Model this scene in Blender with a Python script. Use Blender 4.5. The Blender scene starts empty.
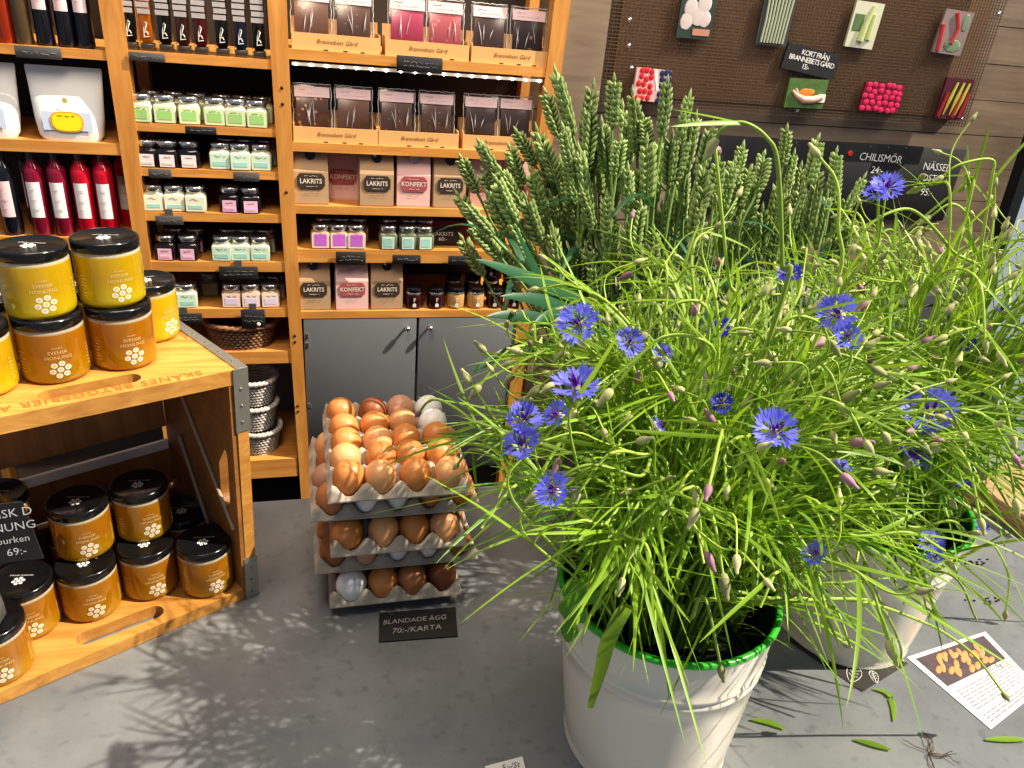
D = {'CAM': [[0.966232, -0.242452, 0.087254], [0.033793, 0.454928, 0.889887], [-0.255449, -0.856888, 0.447759]],
 'syrup': [-0.393, -0.355, -0.313, -0.272, -0.231, -0.181, -0.137, -0.093],
 'j2': [-0.389, -0.333, -0.276, -0.213, -0.161, -0.108],
 'j3': [-0.388, -0.339, -0.286, -0.209, -0.158, -0.104],
 'j4': [-0.387, -0.334, -0.28, -0.192, -0.139],
 'j5': [-0.37, -0.312, -0.223, -0.174, -0.121],
 'j6': [-0.373, -0.328, -0.208, -0.155, -0.101],
 'j6b': [-0.275],
 'bag3': [0.023, 0.115, 0.205, 0.311, 0.415, 0.53, 0.634],
 'j4r': [0.046, 0.097, 0.148, 0.24, 0.297, 0.347],
 'bag5': [0.023, 0.134, 0.238],
 'r5': [0.323, 0.391, 0.455, 0.519, 0.581, 0.646],
 'choc1': [0.037, 0.144, 0.283, 0.385, 0.506, 0.616],
 'choc1z': 1.618,
 'choc2': [0.034, 0.143, 0.26, 0.372, 0.498, 0.601],
 'tray1': [(-0.013, 0.211), (0.224, 0.448), (0.456, 0.678)],
 'tray2': [(-0.016, 0.205), (0.21, 0.431), (0.439, 0.675)],
 'traytop': [(0.095, 1.529), (0.095, 1.494), (0.092, 1.311), (0.091, 1.269), (0.095, 1.407), (0.131, 1.091), (0.204, 1.218)],
 'bottle1': [-0.667, -0.629, -0.583, -0.537, -0.496],
 'pouch': [(-0.698, 1.249), (-0.571, 1.243), (-0.629, 1.399), (-0.456, 1.41)],
 'red': [-0.735, -0.667, -0.613, -0.557, -0.504],
 'redz': [(-0.594, 1.21), (-0.604, 1.147), (-0.615, 1.05)],
 'signs': {'a': ((-0.595, 1.445), 0.098, 0.026),
           'b': ((-0.357, 1.452), 0.082, 0.02),
           'c': ((-0.248, 1.284), 0.075, 0.019),
           'd': ((-0.358, 1.17), 0.055, 0.023),
           'e': ((-0.144, 1.169), 0.066, 0.024),
           'f': ((-0.348, 1.046), 0.069, 0.024),
           'g': ((-0.182, 0.897), 0.104, 0.038),
           'h': ((-0.339, 0.761), 0.098, 0.031),
           'i': ((-0.151, 0.758), 0.066, 0.057),
           'j': ((0.313, 1.48), 0.122, 0.039),
           'k': ((0.13, 0.944), 0.085, 0.039),
           'l': ((0.292, 0.942), 0.083, 0.027),
           'm': ((0.468, 0.94), 0.101, 0.028),
           'n': ((0.378, 1.018), 0.099, 0.047)},
 'basket': [(-0.292, 0.717), (-0.102, 0.714), (-0.207, 0.607), (-0.158, 0.242), (-0.152, 0.356), (-0.198, 0.45), (-0.113, 0.446)],
 'dpanel': [(-0.033, 1.37)],
 'cards': {'eggs': [(1.177, 1.722), (1.296, 1.724), (1.308, 1.593), (1.186, 1.593)],
           'asparagus': [(1.461, 1.741), (1.576, 1.742), (1.596, 1.593), (1.481, 1.594)],
           'zucchini': [(1.806, 1.753), (1.918, 1.75), (1.933, 1.608), (1.822, 1.612)],
           'rhubarb': [(2.162, 1.758), (2.287, 1.752), (2.308, 1.615), (2.189, 1.619)],
           'berry': [(1.057, 1.491), (1.203, 1.492), (1.172, 1.39), (1.07, 1.397)],
           'hands': [(1.627, 1.497), (1.785, 1.501), (1.787, 1.405), (1.638, 1.403)],
           'rasp': [(1.936, 1.504), (2.102, 1.501), (2.102, 1.408), (1.939, 1.41)],
           'pepper': [(2.26, 1.541), (2.385, 1.539), (2.405, 1.4), (2.282, 1.4)],
           'sign': [(1.591, 1.611), (1.804, 1.58), (1.804, 1.505), (1.592, 1.524)]},
 'mesh': [(2.46, 1.808), (2.466, 1.776), (2.422, 1.369), (0.967, 1.386), (0.953, 1.68)],
 'cboard': [(1.354, 1.279), (2.504, 1.288), (2.537, 1.004), (1.373, 1.003)],
 'cbt': {'chili': [(2.051, 1.252), (2.223, 1.222), (2.125, 1.192), (2.209, 1.126)], 'nas': [(2.329, 1.222), (2.483, 1.205), (2.37, 1.178), (2.414, 1.105)]},
 'white': [(2.526, 1.299), (2.57, 1.002), (2.594, 0.759), (2.789, 0.758)],
 'W': [((0.352, 1.126, 1.58), (0.387, 1.116, 1.489)), ((0.337, 1.127, 1.548), (0.366, 1.117, 1.485)), ((0.331, 1.116, 1.501), (0.359, 1.106, 1.418)), ((0.302, 1.129, 1.493), (0.336, 1.119, 1.441)),
       ((0.242, 1.104, 1.479), (0.275, 1.094, 1.424)), ((0.29, 1.119, 1.471), (0.317, 1.109, 1.411)), ((0.208, 1.002, 1.412), (0.248, 0.992, 1.37)), ((0.227, 1.037, 1.379), (0.27, 1.027, 1.329)),
       ((0.254, 1.099, 1.406), (0.299, 1.089, 1.342)), ((0.267, 1.081, 1.446), (0.312, 1.071, 1.384)), ((0.418, 1.147, 1.563), (0.416, 1.137, 1.471)), ((0.42, 1.071, 1.578), (0.426, 1.061, 1.51)),
       ((0.421, 1.086, 1.52), (0.434, 1.076, 1.443)), ((0.399, 1.071, 1.54), (0.396, 1.061, 1.46)), ((0.472, 1.108, 1.561), (0.487, 1.098, 1.466)), ((0.491, 1.099, 1.527), (0.499, 1.089, 1.474)),
       ((0.499, 1.06, 1.582), (0.499, 1.05, 1.501)), ((0.544, 1.074, 1.565), (0.535, 1.064, 1.49)), ((0.557, 1.07, 1.537), (0.553, 1.06, 1.451)), ((0.624, 1.129, 1.517), (0.606, 1.119, 1.435)),
       ((0.609, 1.095, 1.464), (0.592, 1.085, 1.381)), ((0.592, 1.037, 1.482), (0.59, 1.027, 1.408)), ((0.524, 1.11, 1.494), (0.532, 1.1, 1.398)), ((0.48, 1.045, 1.505), (0.487, 1.035, 1.413)),
       ((0.486, 1.08, 1.46), (0.491, 1.07, 1.372)), ((0.448, 1.031, 1.468), (0.451, 1.021, 1.396)), ((0.426, 1.031, 1.505), (0.426, 1.021, 1.45)), ((0.458, 1.102, 1.444), (0.455, 1.092, 1.366)),
       ((0.372, 1.047, 1.486), (0.403, 1.037, 1.39)), ((0.378, 1.029, 1.434), (0.405, 1.019, 1.369)), ((0.351, 1.114, 1.442), (0.385, 1.104, 1.339)), ((0.353, 1.092, 1.411), (0.381, 1.082, 1.334)),
       ((0.349, 1.065, 1.51), (0.376, 1.055, 1.441)), ((0.389, 1.101, 1.41), (0.399, 1.091, 1.332)), ((0.402, 1.034, 1.352), (0.433, 1.024, 1.27)), ((0.391, 1.046, 1.34), (0.398, 1.036, 1.283)),
       ((0.445, 1.01, 1.388), (0.465, 1.0, 1.296)), ((0.567, 1.099, 1.416), (0.566, 1.089, 1.335)), ((0.564, 1.085, 1.456), (0.57, 1.075, 1.378)), ((0.519, 1.065, 1.304), (0.524, 1.055, 1.252)),
       ((0.541, 1.089, 1.401), (0.548, 1.079, 1.314)), ((0.517, 1.063, 1.509), (0.525, 1.053, 1.431)), ((0.342, 1.026, 1.382), (0.361, 1.016, 1.29)), ((0.418, 1.021, 1.43), (0.421, 1.011, 1.356)),
       ((0.489, 1.002, 1.386), (0.491, 0.992, 1.321)), ((0.56, 1.018, 1.455), (0.556, 1.008, 1.37)), ((0.618, 1.048, 1.471), (0.612, 1.038, 1.4)), ((0.424, 1.037, 1.338), (0.439, 1.027, 1.275)),
       ((0.454, 1.0, 1.421), (0.459, 0.99, 1.353)), ((0.315, 1.084, 1.447), (0.347, 1.074, 1.374)), ((0.295, 1.037, 1.418), (0.331, 1.027, 1.345)), ((0.249, 1.042, 1.439), (0.293, 1.032, 1.374)),
       ((0.416, 1.118, 1.505), (0.428, 1.108, 1.431)), ((0.457, 1.086, 1.517), (0.463, 1.076, 1.454)), ((0.538, 1.063, 1.505), (0.534, 1.053, 1.441)), ((0.283, 1.041, 1.386), (0.319, 1.031, 1.312)),
       ((0.371, 1.09, 1.458), (0.393, 1.08, 1.389)), ((0.558, 1.005, 1.423), (0.556, 0.995, 1.342))],
 'W2': [((0.801, 1.204, 1.51), (0.802, 1.194, 1.443)), ((0.791, 1.089, 1.512), (0.777, 1.079, 1.44)), ((0.894, 1.177, 1.481), (0.895, 1.167, 1.402)), ((0.971, 1.188, 1.439), (0.942, 1.178, 1.363)),
        ((0.703, 1.089, 1.483), (0.691, 1.079, 1.424)), ((0.73, 1.181, 1.443), (0.721, 1.171, 1.36)), ((0.723, 1.131, 1.433), (0.712, 1.121, 1.346)), ((0.774, 1.156, 1.429), (0.776, 1.146, 1.339)),
        ((0.767, 1.088, 1.437), (0.768, 1.078, 1.359)), ((0.799, 1.092, 1.444), (0.807, 1.082, 1.344)), ((0.66, 1.108, 1.468), (0.648, 1.098, 1.405)), ((0.699, 1.201, 1.423), (0.7, 1.191, 1.325)),
        ((0.842, 1.11, 1.421), (0.841, 1.1, 1.325)), ((0.937, 1.177, 1.401), (0.922, 1.167, 1.32)), ((0.871, 1.198, 1.386), (0.869, 1.188, 1.282)), ((0.822, 1.2, 1.47), (0.821, 1.19, 1.394)),
        ((0.676, 1.128, 1.49), (0.673, 1.118, 1.421)), ((0.672, 1.129, 1.405), (0.676, 1.119, 1.317)), ((0.757, 1.15, 1.388), (0.764, 1.14, 1.297)), ((0.969, 1.18, 1.363), (0.956, 1.17, 1.273)),
        ((0.768, 1.1, 1.381), (0.769, 1.09, 1.299)), ((0.757, 1.176, 1.36), (0.758, 1.166, 1.265)), ((0.871, 1.182, 1.448), (0.873, 1.172, 1.363)), ((0.938, 1.19, 1.36), (0.936, 1.18, 1.261))],
 'B': [('F', (0.25, 0.642, 1.389), 0.0214, 'big blue cornflower in front of the wheat base, uppermost on the left'),
       ('F', (0.298, 0.621, 1.377), 0.0153, 'blue cornflower right of the big one below the wheat'), ('F', (0.346, 0.642, 1.354), 0.0112, 'small half hidden blue cornflower below the wheat'),
       ('F', (0.214, 0.535, 1.379), 0.0214, 'large blue cornflower above the egg height in the left of front bucket'),
       ('F', (0.18, 0.556, 1.336), 0.0163, 'blue cornflower at the left edge, uppermost of a cluster of three'), ('F', (0.208, 0.556, 1.339), 0.0133, 'blue cornflower right of the two leftmost ones'),
       ('F', (0.173, 0.535, 1.323), 0.0173, 'leftmost low blue cornflower beside the egg trays'), ('F', (0.19, 0.492, 1.303), 0.0163, 'lowest left blue cornflower seen from its side'),
       ('F', (0.404, 0.642, 1.38), 0.0133, 'dark blue cornflower in the middle under the wheat'), ('F', (0.356, 0.535, 1.354), 0.0102, 'small shaded blue cornflower in the middle of the foliage'),
       ('F', (0.287, 0.514, 1.347), 0.0102, 'pale small cornflower low in the middle of the front bucket'), ('F', (0.368, 0.471, 1.364), 0.0194, 'bright blue cornflower in the centre of the foliage'),
       ('F', (0.458, 0.483, 1.314), 0.0082, 'tiny violet cornflower right of the centre'), ('F', (0.454, 0.621, 1.446), 0.0122, 'deep blue cornflower just right of the wheat'),
       ('F', (0.49, 0.584, 1.42), 0.0204, 'pale blue cornflower, upper of a pair in the centre right'),
       ('F', (0.492, 0.563, 1.404), 0.0133, 'small blue cornflower, lower of a pair in the centre right'), ('F', (0.448, 0.471, 1.226), 0.0122, 'faint blue cornflower low between the two buckets'),
       ('R', (0.645, 0.749, 1.507), 0.0194, 'highest blue cornflower in front of the chalkboard'), ('R', (0.63, 0.749, 1.499), 0.0133, 'half hidden blue cornflower tucked beside the highest one'),
       ('R', (0.616, 0.563, 1.319), 0.0286, 'widest blue cornflower with a purple centre on the right'), ('R', (0.587, 0.533, 1.284), 0.0204, 'blue cornflower just below the widest one'),
       ('R', (0.669, 0.544, 1.158), 0.0143, 'blue cornflower at the rim of the second bucket'),
       ('R', (0.684, 0.544, 1.136), 0.0102, 'small blue cornflower beneath another at the rim of the second bucket'),
       ('R', (0.785, 0.623, 1.169), 0.0112, 'violet cornflower in shade above the second bucket'), ('R', (0.905, 0.77, 1.346), 0.0112, 'deep blue cornflower near the white panel'),
       ('R', (0.821, 0.728, 1.314), 0.0133, 'shaded blue cornflower right of the bowed stems'), ('R', (0.891, 0.728, 1.237), 0.0112, 'dark blue cornflower at the far right in shade'),
       ('R', (0.813, 0.604, 1.12), 0.0102, 'lowest right cornflower beyond the rim of second bucket')],
 'K': [('F', 'bud', [(0.268, 0.608, 1.152), (0.236, 0.647, 1.192), (0.202, 0.686, 1.24), (0.169, 0.725, 1.285)], 'straight cornflower stem with a plump bud in front of the grey cabinet'),
       ('F', 'bud', [(0.255, 0.632, 1.135), (0.215, 0.655, 1.201), (0.184, 0.679, 1.239), (0.16, 0.702, 1.258), (0.138, 0.725, 1.264), (0.128, 0.749, 1.25), (0.122, 0.772, 1.224)],
        'long arching cornflower stem nodding over the white eggs'),
       ('F', 'bud', [(0.25, 0.632, 1.129), (0.21, 0.655, 1.189), (0.191, 0.679, 1.216), (0.179, 0.702, 1.212), (0.172, 0.725, 1.197), (0.166, 0.749, 1.164)],
        'short arching cornflower stem touching the top right front egg'),
       ('F', 'bud', [(0.426, 0.585, 1.432), (0.42, 0.589, 1.465), (0.394, 0.593, 1.552), (0.379, 0.597, 1.574), (0.357, 0.601, 1.584), (0.342, 0.605, 1.578), (0.339, 0.608, 1.568)],
        'tallest cornflower stem hooped over with a pale bud beside the wheat'),
       ('F', 'purple', [(0.431, 0.655, 1.372), (0.414, 0.663, 1.427), (0.378, 0.671, 1.543), (0.381, 0.679, 1.548)], 'upright stem with a purple tipped bud at the right edge of the wheat'),
       ('F', 'bud', [(0.518, 0.632, 1.403), (0.513, 0.647, 1.488), (0.51, 0.663, 1.526), (0.494, 0.679, 1.547)], 'cornflower stem with a bud leaning left before the chalkboard lettering'),
       ('R', 'bud', [(0.881, 0.796, 1.348), (0.863, 0.8, 1.42), (0.846, 0.805, 1.505), (0.84, 0.81, 1.531), (0.798, 0.814, 1.523), (0.782, 0.819, 1.506)],
        'sharply bent stem with a pale bud hanging over the chalkboard corner'),
       ('R', 'bud', [(0.871, 0.772, 1.357), (0.784, 0.768, 1.426), (0.737, 0.764, 1.458), (0.699, 0.76, 1.477), (0.671, 0.757, 1.476), (0.642, 0.753, 1.462), (0.625, 0.749, 1.436)],
        'thick stem bowed left with a bud below the blue flower and chalkboard'),
       ('R', 'bud', [(0.888, 0.819, 1.354), (0.862, 0.825, 1.43), (0.851, 0.831, 1.457), (0.827, 0.837, 1.468), (0.806, 0.842, 1.449)],
        'small hooped stem with a bud at the lower right of the chalkboard'),
       ('R', 'bud', [(0.933, 0.819, 1.339), (0.924, 0.835, 1.394), (0.923, 0.85, 1.438), (0.918, 0.866, 1.489)], 'tall straight stem with a tiny bud near the white panel'),
       ('R', 'bud', [(0.98, 0.702, 1.176), (0.902, 0.702, 1.313), (0.867, 0.702, 1.344), (0.82, 0.702, 1.353), (0.776, 0.702, 1.346), (0.754, 0.702, 1.338)],
        'stem bowed in from the right edge with a whitish bud'),
       ('R', 'purple', [(0.858, 0.679, 1.151), (0.874, 0.69, 1.221), (0.888, 0.702, 1.299)], 'stem with a pinkish opening bud at the right edge of the picture'),
       ('F', 'bud',
        [(0.388, 0.538, 1.116), (0.458, 0.535, 1.112), (0.557, 0.532, 1.099), (0.61, 0.528, 1.087), (0.676, 0.525, 1.057), (0.722, 0.521, 1.032), (0.781, 0.518, 0.988), (0.856, 0.515, 0.913)],
        'long stem lying out to the right with a bud above the printed card'),
       ('F', 'bud', [(0.477, 0.526, 1.113), (0.556, 0.529, 1.103), (0.607, 0.531, 1.089), (0.644, 0.534, 1.053), (0.679, 0.536, 1.004), (0.691, 0.538, 0.978)],
        'stem drooping down against the second bucket with a bud at its foot'),
       ('F', 'bud', [(0.409, 0.538, 1.127), (0.483, 0.538, 1.1), (0.539, 0.538, 1.064), (0.595, 0.538, 1.022)], 'short stem reaching right with a bud in front of the second bucket'),
       ('F', 'bud', [(0.365, 0.515, 1.114), (0.362, 0.505, 1.152), (0.363, 0.494, 1.158), (0.367, 0.484, 1.142), (0.385, 0.474, 1.087)],
        'withered stem hanging over the green rim of the front bucket'),
       ('R', 'bud', [(0.847, 0.725, 0.961), (0.912, 0.721, 0.978), (0.987, 0.716, 0.979), (1.006, 0.711, 0.975), (1.054, 0.707, 0.914), (1.075, 0.702, 0.846)],
        'stem bent down at the right with a hanging pod over the counter')],
 'loose': {'card': [(0.863, 0.665), (1.035, 0.691), (1.026, 0.576), (0.891, 0.53)],
           'tri': [(0.695, 0.728), (0.749, 0.619), (0.856, 0.654), (0.822, 0.774)],
           'corner': [(0.192, 0.6), (0.241, 0.605), (0.24, 0.58), (0.193, 0.575)],
           'note': [(0.09, 0.878), (0.205, 0.873), (0.198, 0.814), (0.084, 0.821)],
           'bits': [[(0.559, 0.603), (0.582, 0.594), (0.598, 0.581)], [(0.767, 0.62), (0.783, 0.608), (0.776, 0.587), (0.76, 0.566)], [(0.683, 0.549), (0.704, 0.538), (0.723, 0.526)],
                    [(0.868, 0.516), (0.924, 0.506)], [(0.757, 0.519), (0.782, 0.52), (0.789, 0.501)]],
           'bags': [(1.3, 0.97), (1.343, 0.915), (1.518, 0.994), (1.478, 1.113)]},
 'U': {'u1L': [(-0.45, 1.57), (-0.444, 1.097)],
       'u1R': [(-0.398, 1.574), (-0.408, 1.017)],
       'u2L': [(-0.068, 1.602), (-0.052, 0.653)],
       'u2R': [(-0.023, 1.606), (-0.033, 0.18)],
       'u3L': [(0.671, 1.664), (0.667, 1.476)],
       'u3R': [(0.718, 1.668), (0.711, 1.518)]},
 'SH0': [[1.459, 1.437], [1.24, 1.211], [0.992, 0.959]],
 'SH1': [[1.465, 1.442], [1.294, 1.274], [1.182, 1.161], [1.066, 1.042], [0.928, 0.899], [0.787, 0.759], [0.648, 0.608], [0.264, 0.195]],
 'SH2': [[1.495, 1.47], [1.264, 1.24], [1.093, 1.07], [0.967, 0.928], [0.776, 0.753]],
 'LED': [(-0.021, 1.468), (0.662, 1.468)],
 'toe': [(-0.039, 0.2), (0.642, 0.177), (0.33, 0.752), (0.3, 0.719), (0.371, 0.725)]}
import bpy, math, random
from mathutils import Vector, Matrix
PI=math.pi
rnd=random.Random(11)
SC=bpy.context.scene
COL=SC.collection
CT=0.82            # counter top height

# ---------------------------------------------------------------- materials
MATS={}
def new_mat(name):
    m=bpy.data.materials.new(name); m.use_nodes=True
    nt=m.node_tree; b=nt.nodes['Principled BSDF']
    return m,nt,b
def setp(b,**k):
    for n,v in k.items():
        s=b.inputs[n]
        if isinstance(v,(tuple,list)) and len(v)==3 and s.type=='RGBA': v=(*v,1)
        s.default_value=v
def plain(name,col,rough=.5,metal=0,noise=0,scale=30,**k):
    if name in MATS: return MATS[name]
    m,nt,b=new_mat(name)
    setp(b,**{'Base Color':col,'Roughness':rough,'Metallic':metal},**k)
    if noise:
        tc=nt.nodes.new('ShaderNodeTexCoord'); n=nt.nodes.new('ShaderNodeTexNoise'); n.inputs['Scale'].default_value=scale; n.inputs['Detail'].default_value=5
        r=nt.nodes.new('ShaderNodeMixRGB'); r.inputs[1].default_value=(*[max(0,c*(1-noise)) for c in col],1); r.inputs[2].default_value=(*[min(1,c*(1+noise)) for c in col],1)
        nt.links.new(tc.outputs['Object'],n.inputs['Vector']); nt.links.new(n.outputs['Fac'],r.inputs[0]); nt.links.new(r.outputs[0],b.inputs['Base Color'])
    MATS[name]=m; return m
def wood(name,c1,c2,axis=0,scale=1.0,rough=.5,knots=True):
    m,nt,b=new_mat(name)
    tc=nt.nodes.new('ShaderNodeTexCoord'); mp=nt.nodes.new('ShaderNodeMapping')
    sc=[22*scale]*3; sc[axis]=1.6*scale
    mp.inputs['Scale'].default_value=sc
    n=nt.nodes.new('ShaderNodeTexNoise'); n.inputs['Scale'].default_value=1.6; n.inputs['Detail'].default_value=7; n.inputs['Roughness'].default_value=.6; n.inputs['Distortion'].default_value=1.2
    rp=nt.nodes.new('ShaderNodeValToRGB'); rp.color_ramp.elements[0].position=.3; rp.color_ramp.elements[0].color=(*c1,1); rp.color_ramp.elements[1].position=.7; rp.color_ramp.elements[1].color=(*c2,1)
    n2=nt.nodes.new('ShaderNodeTexNoise'); n2.inputs['Scale'].default_value=9*scale; n2.inputs['Detail'].default_value=3
    mx=nt.nodes.new('ShaderNodeMixRGB'); mx.blend_type='MULTIPLY'; mx.inputs[0].default_value=.35
    nt.links.new(tc.outputs['Object'],mp.inputs[0]); nt.links.new(mp.outputs[0],n.inputs['Vector']); nt.links.new(n.outputs['Fac'],rp.inputs[0])
    nt.links.new(tc.outputs['Object'],n2.inputs['Vector']); nt.links.new(rp.outputs[0],mx.inputs[1]); nt.links.new(n2.outputs['Fac'],mx.inputs[2])
    nt.links.new(mx.outputs[0],b.inputs['Base Color']); setp(b,Roughness=rough)
    bp=nt.nodes.new('ShaderNodeBump'); bp.inputs['Strength'].default_value=.12; bp.inputs['Distance'].default_value=.002
    nt.links.new(n.outputs['Fac'],bp.inputs['Height']); nt.links.new(bp.outputs[0],b.inputs['Normal'])
    MATS[name]=m; return m
def leafy(name,col,trans,rough=.45,noise=.25,mix=.35):
    m,nt,b=new_mat(name)
    setp(b,Roughness=rough)
    out=nt.nodes['Material Output']
    tr=nt.nodes.new('ShaderNodeBsdfTranslucent'); tr.inputs['Color'].default_value=(*trans,1)
    mx=nt.nodes.new('ShaderNodeMixShader'); mx.inputs[0].default_value=mix
    oi=nt.nodes.new('ShaderNodeObjectInfo'); hs=nt.nodes.new('ShaderNodeHueSaturation')
    mr=nt.nodes.new('ShaderNodeMapRange'); mr.inputs['To Min'].default_value=1-noise; mr.inputs['To Max'].default_value=1+noise
    hs.inputs['Color'].default_value=(*col,1)
    nt.links.new(oi.outputs['Random'],mr.inputs[0]); nt.links.new(mr.outputs[0],hs.inputs['Value']); nt.links.new(hs.outputs[0],b.inputs['Base Color'])
    nt.links.new(b.outputs[0],mx.inputs[1]); nt.links.new(tr.outputs[0],mx.inputs[2]); nt.links.new(mx.outputs[0],out.inputs['Surface'])
    MATS[name]=m; return m
def clear(name,col=(1,1,1),rough=.03,alpha=.25,k=1):
    # clear glass or film: mostly see-through with sharp reflections
    m,nt,b=new_mat(name); out=nt.nodes['Material Output']
    t=nt.nodes.new('ShaderNodeBsdfTransparent'); t.inputs[0].default_value=(*col,1)
    g=nt.nodes.new('ShaderNodeBsdfGlossy'); g.inputs['Roughness'].default_value=rough
    fr=nt.nodes.new('ShaderNodeFresnel'); fr.inputs[0].default_value=1.45
    ad=nt.nodes.new('ShaderNodeMath'); ad.operation='MULTIPLY_ADD'; ad.inputs[1].default_value=k; ad.inputs[2].default_value=alpha*.15
    mx=nt.nodes.new('ShaderNodeMixShader')
    nt.links.new(fr.outputs[0],ad.inputs[0]); nt.links.new(ad.outputs[0],mx.inputs[0]); nt.links.new(t.outputs[0],mx.inputs[1]); nt.links.new(g.outputs[0],mx.inputs[2]); nt.links.new(mx.outputs[0],out.inputs['Surface'])
    MATS[name]=m; return m
def emit(name,col,s):
    m,nt,b=new_mat(name); setp(b,**{'Base Color':col,'Emission Color':col,'Emission Strength':s}); MATS[name]=m; return m

shelf_wood=wood('shelf pine',(.62,.26,.055),(.86,.43,.12),0,1,.45)
shelf_wood_v=wood('upright pine',(.60,.25,.05),(.84,.42,.12),2,1,.45)
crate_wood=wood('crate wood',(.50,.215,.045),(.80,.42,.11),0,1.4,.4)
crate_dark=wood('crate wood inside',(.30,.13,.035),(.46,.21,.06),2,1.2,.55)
wall_wood=wood('wall planks',(.25,.185,.13),(.37,.285,.205),0,.7,.7)
back_dark=plain('dark shelf back',(.035,.028,.022),.7,noise=.3,scale=8)
grey_paint=plain('grey cabinet paint',(.125,.13,.14),.5,noise=.08,scale=14)
black_paint=plain('black paint',(.012,.012,.013),.55)
slate=plain('chalk slate',(.022,.022,.024),.65,noise=.35,scale=25)
slate_grey=plain('grey slate tag',(.085,.08,.08),.7,noise=.3,scale=25)
chalk=plain('chalk white',(.82,.81,.78),.9)
chalk_dim=plain('chalk rubbed',(.30,.29,.28),.9)
steel=plain('galvanised steel',(.50,.49,.45),.38,.85,noise=.2,scale=60)
dark_steel=plain('dull steel',(.30,.29,.27),.45,.8,noise=.2,scale=40)
silver=plain('silver lid',(.72,.72,.72),.22,.95)
white_print=plain('white print',(.86,.84,.78),.6)
cream_print=plain('cream print',(.70,.52,.26),.6)
red_ink=plain('burnt lettering',(.36,.12,.02),.7)
ink=plain('ink',(.03,.028,.03),.8)
paper=plain('white paper',(.82,.80,.78),.7)
pink_paper=plain('pink paper',(.80,.58,.60),.65,noise=.06)
kraft=plain('kraft paper',(.45,.295,.175),.75,noise=.12,scale=22)
kraft_dark=plain('kraft bag edge',(.40,.25,.14),.8,noise=.2,scale=60)
box_card=plain('tan cardboard',(.72,.42,.17),.7,noise=.08,scale=12)
pulp=plain('egg tray pulp',(.40,.345,.285),.95,noise=.22,scale=140)
lid_black=plain('black lid',(.010,.010,.011),.16)
lid_brown=plain('dark brown lid',(.03,.018,.014),.3)
bucket_paint=plain('cream enamel',(.74,.69,.58),.22,noise=.03,scale=6)
green_rim=plain('green enamel rim',(.045,.42,.03),.3)
bucket_in=plain('green enamel inside',(.02,.10,.02),.5)
wick_brown=plain('brown wicker',(.20,.095,.045),.6,noise=.45,scale=60)
wick_grey=plain('grey wicker',(.52,.48,.44),.75,noise=.4,scale=60)
film=clear('clear film',alpha=.25,rough=.2,k=.45)
glass=clear('clear glass',(.97,.98,.97))
mesh_wire=plain('brown mesh wire',(.15,.095,.058),.5,.3)
mesh_back=plain('brown board',(.26,.16,.095),.75,noise=.2,scale=6)
stem_green=leafy('stem green',(.38,.52,.085),(.42,.62,.07),.5,.25,.15)
leaf_lime=leafy('lime leaf',(.215,.355,.034),(.37,.56,.035),.42,.38,.36)
leaf_deep=leafy('deep leaf',(.10,.24,.028),(.20,.45,.03),.42,.3,.32)
leaf_blue=leafy('blue green blade',(.035,.12,.06),(.06,.22,.06),.4,.25,.25)
wheat_green=leafy('wheat ear green',(.34,.435,.17),(.42,.55,.13),.55,.22,.18)
straw_green=leafy('wheat straw',(.22,.34,.10),(.2,.3,.05),.5,.2,.1)
petal_blue=leafy('cornflower petal',(.17,.18,.80),(.24,.25,.98),.5,.25,.3)
petal_dark=leafy('cornflower petal deep and shaded',(.05,.04,.55),(.08,.07,.8),.5,.25,.25)
petal_core=leafy('cornflower purple core',(.20,.03,.42),(.3,.05,.6),.5,.2,.2)
bud_tan=leafy('bud scales',(.46,.46,.22),(.3,.3,.1),.7,.25,.08)
bud_purple=leafy('bud pink',(.42,.22,.30),(.4,.15,.25),.6,.2,.1)

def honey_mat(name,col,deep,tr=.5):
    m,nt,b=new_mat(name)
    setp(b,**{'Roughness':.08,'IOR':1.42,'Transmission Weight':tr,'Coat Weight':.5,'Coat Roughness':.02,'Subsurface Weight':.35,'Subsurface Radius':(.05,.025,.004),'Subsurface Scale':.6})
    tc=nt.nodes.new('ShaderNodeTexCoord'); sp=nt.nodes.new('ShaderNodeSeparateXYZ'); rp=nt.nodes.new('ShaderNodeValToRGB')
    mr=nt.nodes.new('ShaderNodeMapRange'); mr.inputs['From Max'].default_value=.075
    rp.color_ramp.elements[0].color=(*col,1); rp.color_ramp.elements[1].color=(*deep,1)  # brighter base: the glow at the jar foot is put into the colour
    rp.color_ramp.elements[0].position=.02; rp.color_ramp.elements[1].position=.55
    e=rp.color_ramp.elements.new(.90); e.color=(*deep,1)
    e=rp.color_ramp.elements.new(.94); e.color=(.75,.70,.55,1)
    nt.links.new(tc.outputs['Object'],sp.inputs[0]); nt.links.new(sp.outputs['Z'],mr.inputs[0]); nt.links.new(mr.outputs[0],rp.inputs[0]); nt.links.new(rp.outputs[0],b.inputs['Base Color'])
    MATS[name]=m; return m
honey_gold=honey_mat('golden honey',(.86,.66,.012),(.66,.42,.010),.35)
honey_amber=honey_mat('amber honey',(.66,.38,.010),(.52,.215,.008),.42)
honey_backlit=honey_mat('backlit honey',(.95,.72,.015),(.85,.55,.012),.4)  # for backlit jars, the sun's glow put into a brighter honey colour

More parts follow.
